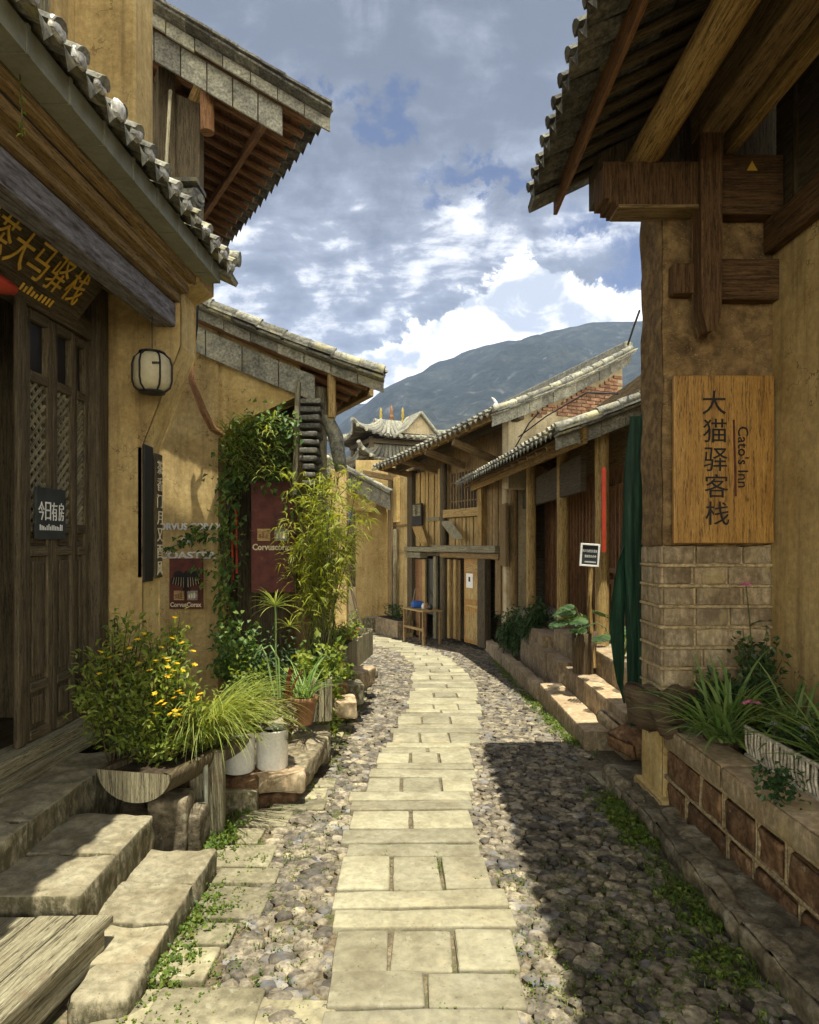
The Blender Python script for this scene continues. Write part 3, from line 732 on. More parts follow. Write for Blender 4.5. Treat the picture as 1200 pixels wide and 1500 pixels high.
    l.bx(-2.44, -2.37, 4.19, 4.27, 4.1, 7.3); l.bx(-2.44, -2.37, 3.3, 3.36, 4.1, 7.3)
    part(l, 'window_lattice', M['wood_gy'], o)
    # things that hang on the house
    sb = MB(); q0, q1 = V((-2.17, 0, 2.985)), V((-1.93, 0, 3.30)); up = (q1-q0).normalized(); nrm = V((up.z, 0, -up.x))
    def tS(a, b, c): p = q0+up*b+nrm*c; return tA(p.x, a, p.z)
    sb.bx(1.2, 4.2, 0, .40, -.03, 0, tS); B = solo(sb, 'shop_board', M['wood_dk'], 'dark leaning board with gold brush characters over the lattice doors', 'shop sign', None, .006)
    t = MB()
    for ch, y in zip('古道茶大马驿栈', (2.99, 3.15, 3.31, 3.47, 3.63, 3.81, 3.99)):
        text_into(t, ch, tS(y, .13, .004), V((.045,1,0)), up, .22, .15, .006)
    o = part(t, 'lettering', M['gold'], B)
    t = MB(); t2 = MB()
    for i in range(9): t2.bx(3.62+i*.034, 3.634+i*.034, .045, .045+random.uniform(.03, .055), .004, .009, tS)
    part(t2, 'small_lettering', M['gold'], B)
    mb = MB(); pts = [tA(-2.1, y, 2.97+.02*math.sin(y*9)) for y in (3.0, 3.2, 3.4, 3.52)]
    mb.tube(pts, [.04, .05, .045, .03], 8, True, .3); solo(mb, 'rolled_cloth', M['redpaint'], 'orange red rolled cloth tucked under the gold lettered board', 'cloth')
    mb = MB(); mb.bx(-2.165, -2.15, 3.80, 4.10, 1.62, 1.93, tA); B = solo(mb, 'door_plaque', M['blackboard'], 'small slate plaque with white writing hung on the lattice door', 'sign', None, .004)
    t = MB()
    for ch, y in zip('今日有房', (3.845, 3.91, 3.975, 4.045)): text_into(t, ch, tA(-2.149, y, 1.735), V((.045,1,0)), V((0,0,1)), .11, .055, .004)
    for i in range(14): t.bx(-2.149, -2.146, 3.83+i*.017, 3.836+i*.017, 1.675, 1.675+random.uniform(.015, .04), tA)
    part(t, 'lettering', M['chalk'], B)
    # couplet boards on the pier
    mb = MB(); mb.bx(-1.93, -1.895, 4.60, 4.625, 1.35, 2.28); mb.bx(-1.90, -1.88, 4.60, 4.76, 1.32, 2.30)
    solo(mb, 'couplet_board', M['black'], 'narrow black upright board on the edge of the ochre pier', 'sign board', None, .004)
    mb = MB(); mb.bx(-1.885, -1.865, 4.775, 4.90, 1.34, 2.26); B = solo(mb, 'couplet_board', M['wood_dk'], 'narrow brown upright board with pale characters beside the black one on the ochre pier', 'sign board', None, .004)
    t = MB()
    for i, ch in enumerate('茶香门月又酉风'): text_into(t, ch, V((-1.863, 4.838, 2.11-.125*i)), V((0,1,0)), V((0,0,1)), .10, .10, .004)
    part(t, 'lettering', M['cream'], B)
    # lantern
    c = P(223, 546, 4.38); R2 = thing('lantern', 'paper lantern in a rounded black wire frame hanging below the eave beam', 'lantern', c)
    mb = MB(); prof = [(.02,-.13), (.075,-.125), (.108,-.095), (.12,-.05), (.12,.05), (.108,.095), (.075,.125), (.02,.13)]
    mb.lathe(c, prof, 20); part(mb, 'paper_shade', M['paper'], R2)
    mb = MB()
    for k in range(6):
        a = k*math.pi/3+.25
        mb.tube([c+V((math.cos(a)*r*1.06, math.sin(a)*r*1.06, z*1.04)) for r, z in prof[1:-1]], .0065, 6)
    for z in (-.133, .133): mb.lathe(c, [(.05,z-.006),(.085,z-.006),(.085,z+.006),(.05,z+.006)], 18)
    part(mb, 'wire_frame', M['black'], R2)
    mb = MB(); mb.tube([c+V((0,0,.135)), V((c.x, c.y, 3.36))], .003, 5); part(mb, 'hanging_wire', M['black'], R2)
    t = MB()
    for i in range(4): t.bx(c.x+.045+i*.013, c.x+.055+i*.013, c.y-.113, c.y-.111, c.z+.03, c.z+.045)
    part(t, 'printed_mark', M['black'], R2)
teahouse()

# ------------------------------------------------------------------ steps before the tea house
def stone_steps():
    R = thing('stone_steps', 'worn grey stone steps along the foot of the tea house doors', 'steps', (-1.6, 2.6, -.1))
    def row(name, x0, x1, z0, z1, ys, amp=.014, m='stone'):
        for a, b in zip(ys, ys[1:]):
            mb = MB(); mb.block(V(((x0+x1)/2+random.uniform(-.008,.008), (a+b)/2, (z0+z1)/2+random.uniform(-.005,.005))), (x1-x0, b-a-.012, z1-z0), random.uniform(-.012,.012), .035, amp*1.05, .013, 10)
            part(mb, name, M[m], R)
    row('lower_step', -1.44, -1.03, -.30, -.035, (2.52, 2.78, 3.12, 3.46))
    row('middle_step', -1.86, -1.37, -.30, .13, (2.69, 3.05, 3.5), .016)
    row('upper_step', -2.34, -1.82, -.30, .27, (2.2, 3.1, 4.1), .02)
    mb = MB(); mb.block(V((-1.12, 2.42, -.17)), (.2, .2, .27), .1, .04, .02, .03, 7); part(mb, 'corner_stone', M['stone'], R)
stone_steps()
def deck():
    R = thing('plank_deck', 'weathered wooden plank deck covering the near end of the stone steps', 'deck', (-1.6, 2.0, -.15))
    def tD(x, y, z): return V((x+.14*(y-2.7), y, z))
    for i in range(8):
        mb = MB(); x1 = -1.215-.155*i; mb.bx(x1-.148, x1, .6, 2.66+random.uniform(-.012,.012), .035, .068, tD)
        part(mb, 'plank', M['wood_gy'], R, .004)
    mb = MB(); mb.bx(-1.245, -1.22, .6, 2.62, -.075, .033, tD); part(mb, 'side_board', M['wood_gy'], R, .003)
    mb = MB(); mb.bx(-1.30, -1.25, .6, 2.60, -.34, -.08, tD); part(mb, 'skirt_board', M['wood_dk'], R, .003)
deck()

# ------------------------------------------------------------------ corner shop with two roofs
def corner_shop():
    R = thing('corner_shop', 'two storey ochre corner house with two slate tiled roofs and a gable facing the lane', 'house', (-2, 7, -.3))
    gy = 6.9
    mb = MB()
    S1 = None
    C1 = P(563, 560, 6.75); T1 = P(290, 440, 6.75); sl = (T1.z-C1.z)/(C1.x-T1.x)
    Tx = V((-3.3, 6.75, C1.z+sl*(C1.x+3.3))); dv = V((-.44, .9, 0))
    S1 = tile_roof(R, C1+dv*2.9, C1, Tx+dv*2.9, Tx, .2, .055, sag=.05, boards='wood_red', rafters=.03, rm='wood_red', rsp=.28, drip=.08, rr=.04, flare=.04)
    verge(R, S1, 1, .06, True, v0=.0, v1=1, hang=.10)
    mb = MB()                                   # lower row of broad plates on the gable wall
    k = 6
    for i in range(k):
        a, b = S1(1, .24+.76*i/k+.002), S1(1, .24+.76*(i+1)/k-.002); h = .27
        dz = V((0, .07, -.22)); q = []
        for o_ in (V((0,0,0)), V((0,.03,0))): q += [a+o_+dz, b+o_+dz, b+o_+dz-V((0,0,h)), a+o_+dz-V((0,0,h))]
        mb.poly(q, [(0,1,2,3), (7,6,5,4), (0,4,5,1), (3,2,6,7), (1,5,6,2), (0,3,7,4)])
    part(mb, 'gable_plates', M['slate'], R)
    def roofz(x): return C1.z+sl*(C1.x-x)-.12
    pl = lambda x, z: V((x, gy, z))
    # gable wall: solid part, and the part above the recess
    mb = MB(); prism(mb, [pl(-3.6,-.5), pl(-2.045,-.5), pl(-2.045,roofz(-2.045)), pl(-3.6,roofz(-3.6))], V((0,0,0)), V((0,.3,0)))
    part(mb, 'gable_wall', M['ochre'], R, .01)
    mb = MB(); prism(mb, [pl(-2.044,2.72), pl(-1.9,2.86), pl(-1.18,3.18), pl(-1.18,roofz(-1.18)), pl(-2.044,roofz(-2.044))], V((0,.02,0)), V((0,.3,0)))
    part(mb, 'gable_head', M['ochre_lt'], R, .01)
    mb = MB(); mb.bx(-2.05, -1.0, 7.75, 7.85, -.5, 3.5); mb.bx(-2.35, -2.05, 7.2, 7.85, -.5, 3.5); part(mb, 'recess_wall', M['wood_dk'], R)
    # street front going back to the left
    mb = MB()
    def tB(t, n, z): p = V((-1.05, 7.1, 0))+dv*t+V((-.9,-.44,0))*(-n); return V((p.x, p.y, z))
    mb.bx(0, 3.4, -.12, 0, -.6, 3.5, tB); part(mb, 'front_wall', M['wood_br'], R)
    for t in (0, 1.1, 2.2, 3.3):
        mb = MB(); mb.tube([tB(t, .07, -.5), tB(t, .07, 3.3)], .075, 10, True); part(mb, 'post', M['wood_gy'] if t == 0 else M['wood_br'], R)
    mb = MB(); mb.bx(-.2, 3.4, .55, .63, 3.22, 3.34, tB); part(mb, 'eave_purlin', M['wood_or'], R, .01)
    # corbel of stacked slates at the corner and its bracket
    mb = MB()
    for i in range(11):
        z = 2.22+.085*i; x = P(455, 600, 6.85).x; w = .10+.012*i
        mb.block(V((x+.0, 6.86, z)), (w+random.uniform(.0,.05), .3, .05), random.uniform(-.1,.1), .08, .006, .012)
    part(mb, 'slate_corbel', M['tile_dk'], R)
    mb = MB(); mb.beam(P(432,725,6.7), P(437,560,6.7), .05, .07, V((0,1,0))); part(mb, 'bracket_post', M['wood_gy'], R, .006)
    mb = MB(); mb.tube([P(486,545,6.8), P(486,612,6.8)], .045, 8); part(mb, 'hanging_post', M['wood_or'], R)
    mb = MB(); mb.tube([P(478,608,6.85), P(492,640,6.9), P(500,690,6.95)], [.06,.09,.06], 9, True, .3); part(mb, 'jar_stack', M['tile'], R)
    mb = MB(); mb.tube([P(278,520,6.6), P(282,560,6.6), P(297,600,6.6), P(312,628,6.7), P(330,640,6.8)], [.03,.035,.035,.04,.035], 8, True, .2)
    part(mb, 'bent_pole', M['wood_red'], R)
    mb = MB(); mb.tube([P(290,432,6.5), P(288,480,6.55), P(283,520,6.6)], .014, 6); part(mb, 'drain_hose', M['cable'], R)
    # upper roof
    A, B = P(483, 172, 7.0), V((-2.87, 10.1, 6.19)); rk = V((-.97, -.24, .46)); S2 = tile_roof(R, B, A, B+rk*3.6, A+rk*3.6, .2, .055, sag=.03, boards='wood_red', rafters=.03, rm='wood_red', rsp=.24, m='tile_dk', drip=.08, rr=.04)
    verge(R, S2, 1, .08, True, v0=0, v1=1, hang=.13, out=V((.24,-.97,0)).normalized(), m='tile_dk')
    mb = MB(); k = 12
    for i in range(k):
        a, b = S2(1, .14+.86*i/k+.002), S2(1, .14+.86*(i+1)/k-.002); h = .3; dz = V((.0, .03, -.17)); q = []
        for o_ in (V((0,0,0)), V((0,.03,0))): q += [a+o_+dz, b+o_+dz, b+o_+dz-V((0,0,h)), a+o_+dz-V((0,0,h))]
        mb.poly(q, [(0,1,2,3), (7,6,5,4), (0,4,5,1), (3,2,6,7), (1,5,6,2), (0,3,7,4)])
    part(mb, 'gable_plates', M['slate'], R)
    ev = (B-A).normalized()
    mb = MB(); mb.beam(A+ev*.1+V((-.55,-.1,.08)), B+V((-.55,-.1,.08)), .07, .10); part(mb, 'eave_purlin', M['wood_red'], R, .01)
    for k_, x in enumerate((1.35, 2.5)):
        mb = MB(); p = A+rk*x+V((0,.25,-.30)); mb.tube([p, p+ev*3.0], .10, 10); part(mb, 'purlin', M['log'], R)
    mb = MB(); p = A+rk*1.35+V((.02,.22,-.35)); mb.tube([p, p-V((0,0,.5))], .075, 10); part(mb, 'hanging_post', M['wood_red'], R)
    mb = MB(); q0 = A+rk*1.75+V((0,.5,0)); a = [q0+V((0,0,-.25)), q0+ev*3+V((0,0,-.25)), q0+ev*3+V((0,0,-3.6)), q0+V((0,0,-3.6))]
    prism(mb, a, V((0,0,0)), V((-.15,-.08,0))); part(mb, 'upper_front', M['wood_dk'], R)
    mb = MB(); prism(mb, [V((-2.3,7.1,3.2)), V((-4.2,7.1,3.2)), V((-4.2,7.1,7.3)), V((-2.3,7.1,6.4))], V((0,0,0)), V((0,.15,0))); part(mb, 'upper_gable', M['wood_dk'], R)
    mb = MB(); mb.tube([P(250,133,6.6), P(242,268,6.4)], .018, 7); solo(mb, 'bamboo_pole', M['wood_gy'], 'thin bamboo pole standing under the upper eave of the corner house', 'pole')
    # lettering on the gable wall
    t = MB()
    text_into(t, 'CORVUS CORAX', V((-2.36, gy-.004, 1.735)), V((1,0,0)), V((0,0,1)), .075, .74, .014, bold=.028)
    part(t, 'wall_lettering', M['chalk'], R); t = MB()
    text_into(t, 'OF', V((-2.36, gy-.004, 1.585)), V((1,0,0)), V((0,0,1)), .075, .13, .014, bold=.028)
    part(t, 'wall_lettering', M['chalk'], R); t = MB()
    text_into(t, 'COASTER', V((-2.36, gy-.004, 1.43)), V((1,0,0)), V((0,0,1)), .075, .62, .014, bold=.028)
    part(t, 'wall_lettering', M['chalk'], R)
    def shopsign(px0, py0, px1, py1, d, name, label, txt, ty, th, bird):
        a, b = P(px0, py1, d), P(px1, py0, d); mb = MB(); mb.bx(a.x, b.x, d, d+.03, a.z, b.z)
        B_ = solo(mb, name, M['maroon'], label, 'shop sign', None, .004); w = b.x-a.x; cx = (a.x+b.x)/2
        t = MB(); text_into(t, txt, V((cx, d-.002, P(0, ty, d).z)), V((1,0,0)), V((0,0,1)), th, w*.93, .006, bold=.028); part(t, 'lettering', M['cream'], B_)
        if bird:
            h = MB(); z = P(0, bird, d).z; u = w*.5
            h.poly([V((cx+x*u, d-.006, z+y*u)) for x, y in ((-.12,.35),(0,.5),(.12,.35),(.14,0),(.07,-.5),(-.07,-.5),(-.14,0))], [tuple(range(7))])
            for s_ in (1, -1):
                h.poly([V((cx+s_*x*u, d-.005, z+y*u)) for x, y in ((.1,.3),(.35,.5),(.7,.4),(.8,.0),(.1,0))], [tuple(range(5))])
                for k in range(5): h.beam(V((cx+s_*u*(.2+.14*k), d-.007, z+.1*u)), V((cx+s_*u*(.22+.16*k), d-.007, z-u*(.5-.05*k))), .008, .014, V((0,1,0)))
            for k in range(-2, 3): h.beam(V((cx+u*.04*k, d-.007, z-.45*u)), V((cx+u*.13*k, d-.007, z-.75*u)), .006, .012, V((0,1,0)))
            part(h, 'bird_emblem', M['black'], B_)
            h = MB()
            for s_ in (1, -1):
                for k in range(5): h.beam(V((cx+s_*u*(.13+.14*k), d-.004, z+.1*u)), V((cx+s_*u*(.14+.16*k), d-.004, z-u*(.5-.05*k))), .004, .006, V((0,1,0)))
            part(h, 'feather_lines', M['cream'], B_)
        pz = P(0, ty, d).z+th*1.45; ph = w*.28
        for k, m_ in ((-1, 'wood_or'), (1, 'slate')):
            h = MB(); h.bx(cx+k*w*.2-w*.15, cx+k*w*.2+w*.15, d-.012, d-.001, pz, pz+ph); o = part(h, 'picture_card', M[m_], B_)
            h = MB()
            for j in range(3): h.bx(cx+k*w*.2-w*.11+j*w*.075, cx+k*w*.2-w*.06+j*w*.075, d-.016, d-.0125, pz+ph*.2, pz+ph*(.6+.1*j))
            part(h, 'card_print', M[('terra','blue','cream')[(k+1)]], o)
    shopsign(248, 818, 297, 892, 6.86, 'wall_sign', 'small maroon sign with a dark spread winged bird on the ochre gable wall', 'CorvusCorax', 889, .05, 848)
    shopsign(368, 706, 431, 868, 7.0, 'tall_sign', 'tall maroon board hung in the leafy doorway of the corner house', 'Corvuscorax', 806, .07, None)
    for px, z0, z1 in ((340,770,850),(346,745,840),(336,880,960)):
        mb = MB(); mb.tube([P(px, z0, 6.75), P(px+1, z1, 6.75)], .012, 6); solo(mb, 'red_rope', M['redpaint'], 'red rope hanging among the ivy by the leafy doorway', 'rope', 'red ropes by the doorway')
corner_shop()

# ------------------------------------------------------------------ inn, right foreground
def inn():
    R = thing('inn', 'inn with a mud plastered brick pier, heavy timber brackets and a deep tiled eave', 'house', (2.2, 4, 0))
    fy, px_, bx_ = 4.35, 1.695, 2.43
    # pier: rough mud plaster above, brick courses below, plaster foot
    def rough_wall(mb, x0, x1, y0, y1, z0, z1, amp, res=.07):
        mb.block(V(((x0+x1)/2, (y0+y1)/2, (z0+z1)/2)), (x1-x0, y1-y0, z1-z0), 0, res, amp, .03, 4)
    mb = MB(); rough_wall(mb, px_, bx_+.3, fy, 4.75, 1.58, 3.98, .022, .05); part(mb, 'pier', M['mud'], R)
    mb = MB(); mb.bx(px_+.012, bx_+.3, fy+.012, 4.74, .5, 1.6); part(mb, 'joint_bed', M['joint'], R)
    bk = MB(); z = 1.575; jt = MB()
    for i in range(7):
        h = .138; z1 = z; z0 = z-h+.022
        jt.block(V(((px_+bx_)/2-.006, fy+.012, z0-.012)), (bx_-px_+.03, .045, .022), 0, .05, .004, .009); jt.block(V((px_+.008, (fy+4.74)/2, z0-.012)), (.045, .39, .022), 0, .05, .004, .009)
        cuts = [px_, px_+random.uniform(.13,.30), px_+random.uniform(.42,.52), bx_] if i % 2 else [px_, px_+.22, bx_-.2, bx_]
        for a, b in zip(cuts, cuts[1:]): bk.block(V(((a+b)/2, fy+.045, (z0+z1)/2)), (b-a-.02, .1, z1-z0-.006), 0, .04, .006, .008, 10)
        for a, b in ((fy, fy+.15), (fy+.15, 4.74)) if i % 2 else ((fy, fy+.25), (fy+.25, 4.74)): bk.block(V((px_+.045, (a+b)/2, (z0+z1)/2)), (.1, b-a-.02, z1-z0-.006), 0, .04, .006, .008, 10)
        z -= h
    part(bk, 'brick_courses', M['stone_pk'], R); part(jt, 'raised_joints', M['joint'], R)
    mb = MB(); rough_wall(mb, px_, bx_, fy+.005, 4.75, -.4, .62, .008); part(mb, 'pier_foot', M['ochre_lt'], R)
    mb = MB(); mb.block(V((px_+.03, fy+.18, -.17)), (.14, .52, .12), 0, .06, .008, .02); part(mb, 'plinth', M['ochre_lt'], R)
    # inner wall, boarding above and its rail
    mb = MB(); mb.bx(bx_, bx_+.3, -.6, fy+.1, -.3, 3.55); part(mb, 'side_wall', M['ochre'], R)
    mb = MB(); mb.bx(bx_-.07, bx_+.02, -.6, fy-.02, 3.52, 3.74); part(mb, 'wall_rail', M['wood_beam'], R, .012)
    mb = MB(); mb.bx(bx_+.03, bx_+.2, -.6, fy, 3.7, 5.4)
    for i in range(14): mb.bx(bx_-.0, bx_+.03, .2+i*.3, .22+i*.3, 3.74, 5.2)
    part(mb, 'upper_boarding', M['wood_dk'], R)
    mb = MB(); mb.bx(bx_-.04, bx_+.03, 3.55, 3.62, 3.74, 5.2); mb.bx(bx_-.04, bx_+.03, 2.5, 2.57, 3.74, 5.2); part(mb, 'window_frame', M['wood_dk'], R, .006)
    mb = MB(); prism(mb, [V((1.3,4.45,4.0)), V((bx_+.3,4.45,4.0)), V((bx_+.3,4.45,4.99)), V((1.3,4.45,4.27))], V((0,0,0)), V((0,.25,0))); part(mb, 'gable_infill', M['wood_dk'], R)
    # brackets and beams on the pier head
    def bp(name, a, m, b=.012): mb = MB(); mb.bx(*a); return part(mb, name, M[m], R, b)
    mb = MB(); z0, z1 = 3.79, 4.06
    prism(mb, [V((1.26,4.2,z1)), V((1.26,4.2,z0+.05)), V((1.30,4.2,z0+.05)), V((1.30,4.2,z0+.02)), V((1.34,4.2,z0+.02)), V((1.34,4.2,z0)), V((1.92,4.2,z0)), V((1.92,4.2,z1))], V((0,0,0)), V((0,.2,0)))
    part(mb, 'bracket_head', M['wood_beam'], R, .008)
    bp('cross_beam', (1.92, 2.44, 4.22, 4.40, 3.74, 4.13), 'wood_beam'); bp('bracket_lip', (1.35, 1.90, 4.19, 4.38, 3.765, 3.789), 'wood_br', .005)
    bp('tie_beam', (1.99, 2.44, 4.26, 4.40, 3.20, 3.47), 'wood_beam'); bp('tie_beam_end', (1.735, 1.88, 4.26, 4.40, 3.24, 3.44), 'wood_beam')
    mb = MB(); prism(mb, [V((1.865,4.14,4.33)), V((1.99,4.14,4.33)), V((1.985,4.14,3.1)), V((1.955,4.14,2.96)), V((1.91,4.14,2.96)), V((1.875,4.14,3.1))], V((0,0,0)), V((0,.14,0)))
    part(mb, 'hanging_post', M['wood_beam'], R, .01)
    mb = MB(); c = P(1102, 243, 4.215); mb.poly([c+V((-.035,0,-.03)), c+V((.035,0,-.03)), c+V((0,0,.035))], [(0,1,2)]); o = part(mb, 'warning_sticker', M['gold'], R)
    # roof
    e0, e1 = V((.83, -.4, 4.20)), V((.925, 4.87, 4.20)); sx = 2.6; rise = .5*sx
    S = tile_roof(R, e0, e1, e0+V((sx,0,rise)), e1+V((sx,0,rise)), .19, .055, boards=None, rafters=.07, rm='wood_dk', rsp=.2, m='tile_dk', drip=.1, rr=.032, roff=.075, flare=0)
    b = MB(); d0 = V((.0,0,-.015))
    q = [e0+V((.5,0,.25)), e1+V((.5,0,.25)), e1+V((sx,0,rise)), e0+V((sx,0,rise))]
    prism(b, [p+V((0,0,-.035)) for p in q], V((0,0,0)), V((0,0,.015))); part(b, 'roof_boards', M['wood_dk'], R)
    verge(R, S, 1, .03, out=V((0,1,0)), m='tile_dk')
    mb = MB(); mb.beam(V((1.08, -.4, 4.225)), V((1.135, 5.05, 4.225)), .03, .15); part(mb, 'fascia', M['wood_red'], R, .004)
    mb = MB(); mb.tube([V((1.5, -.4, 4.22)), V((1.54, 2, 4.19)), V((1.56, 4.42, 4.16))], .105, 12, True, .06); part(mb, 'eave_log', M['log'], R)
    mb = MB(); mb.bx(1.86, 2.03, -.4, 4.3, 4.22, 4.50); part(mb, 'inner_beam', M['wood_br'], R, .015)
    mb = MB(); mb.bx(2.08, 2.15, -.4, 4.3, 4.16, 4.30); part(mb, 'inner_rail', M['log'], R, .01)
    # name board
    a, b_ = P(985, 796, 4.3), P(1132, 551, 4.3)
    mb = MB(); mb.bx(a.x, b_.x, 4.275, 4.315, a.z, b_.z); B = solo(mb, 'name_board', M['sign_wood'], 'varnished wooden board with a column of dark characters on the mud plastered pier', 'sign', None, .008)
    t = MB()
    for i, (ch, py) in enumerate(zip('大猫驿客栈', (607, 648, 690, 729, 769))): text_into(t, ch, P(1046+i*1.2, py, 4.27), V((1,0,0)), V((0,0,1)), .155, .155, .004)
    part(t, 'characters', M['black'], B)
    t = MB(); text_into(t, "Cato's Inn", P(1081, 625, 4.27), V((0,0,-1)), V((1,0,0)), .07, .40, .004, 0); part(t, 'small_lettering', M['black'], B)
    t = MB(); p = P(1075, 615, 4.272); q_ = P(1078, 727, 4.272); t.beam(p, q_, .012, .006, V((0,1,0))); part(t, 'red_line', M['maroon'], B)
inn()

def planter():
    R = thing('planter_wall', 'long waist high planter of brown stones with tan joints beside the inn pier', 'planter', (2.0, 3, -.2))
    x0, x1 = 1.72, 2.42
    mb = MB(); mb.bx(x0+.03, x1, -.4, 4.36, -.4, .29); part(mb, 'core', M['joint'], R)
    mb = MB(); mb.bx(x0+.2, x1, -.4, 4.35, .285, .325); part(mb, 'soil', M['soil'], R)
    mb = MB(); y = -.4
    while y < 4.3:
        l = min(random.uniform(.6, 1.1), 4.34-y); mb.block(V((x0+.09, y+l/2, .315)), (.23, l-.006, .135), 0, .06, .01, .02, 6); y += l
    part(mb, 'coping', M['stone_pk'], R)
    bk = MB(); jt = MB()
    for r, (za, zb) in enumerate(((.245, .04), (.035, -.19), (-.195, -.40))):
        y = 4.32; k = 0
        while y > 0:
            l = random.uniform(.34, .52) if k % 2 == r % 2 else random.uniform(.24, .34)
            bk.block(V((x0+.045, y-l/2, (za+zb)/2)), (.11, l-.04, za-zb-.035), 0, .045, .016, .02, 8, T=lambda x, y_, z: V((x, y_, z-.02*(y_-4.3)*(-.6))))
            jt.block(V((x0+.012, y-l+.0, (za+zb)/2)), (.05, .028, za-zb), 0, .04, .006, .012); y -= l; k += 1
        jt.block(V((x0+.010, 2.2, za+.004)), (.055, 4.3, .03), 0, .05, .006, .013)
    part(bk, 'stone_blocks', M['stone_br'], R); part(jt, 'raised_joints', M['joint'], R)
planter()
def kerb():
    mb = MB(); y = -.2; 
    while y < 5.0:
        l = random.uniform(.3, .7); l = min(l, 5.0-y); xo = 1.44+.02*math.sin(y*2)+(y-2.3)*.012
        mb.block(V((xo+.05, y+l/2, gz(y+l/2)-.02)), (.10, l-.012, .22), random.uniform(-.05,.05), .03, .03, .02, 9)
        mb.block(V((xo+.2, y+l/2, gz(y+l/2)-.035)), (.22, l+.02, .2), random.uniform(-.04,.04), .035, .03, .02, 9); y += l
    solo(mb, 'stone_kerb', M['stone_dk'], 'low rough stone kerb between the cobbles and the brown planter', 'kerb')
    mb = MB()
    for k in range(4): mb.block(V((1.62+.1*k, 4.95+.12*(k % 2), gz(5)-.05)), (.34, .5, .12), random.uniform(-.2,.2), .05, .02, .03)
    solo(mb, 'threshold_slab', M['stone'], 'flat worn stones at the foot of the inn pier', 'paving stone')
kerb()

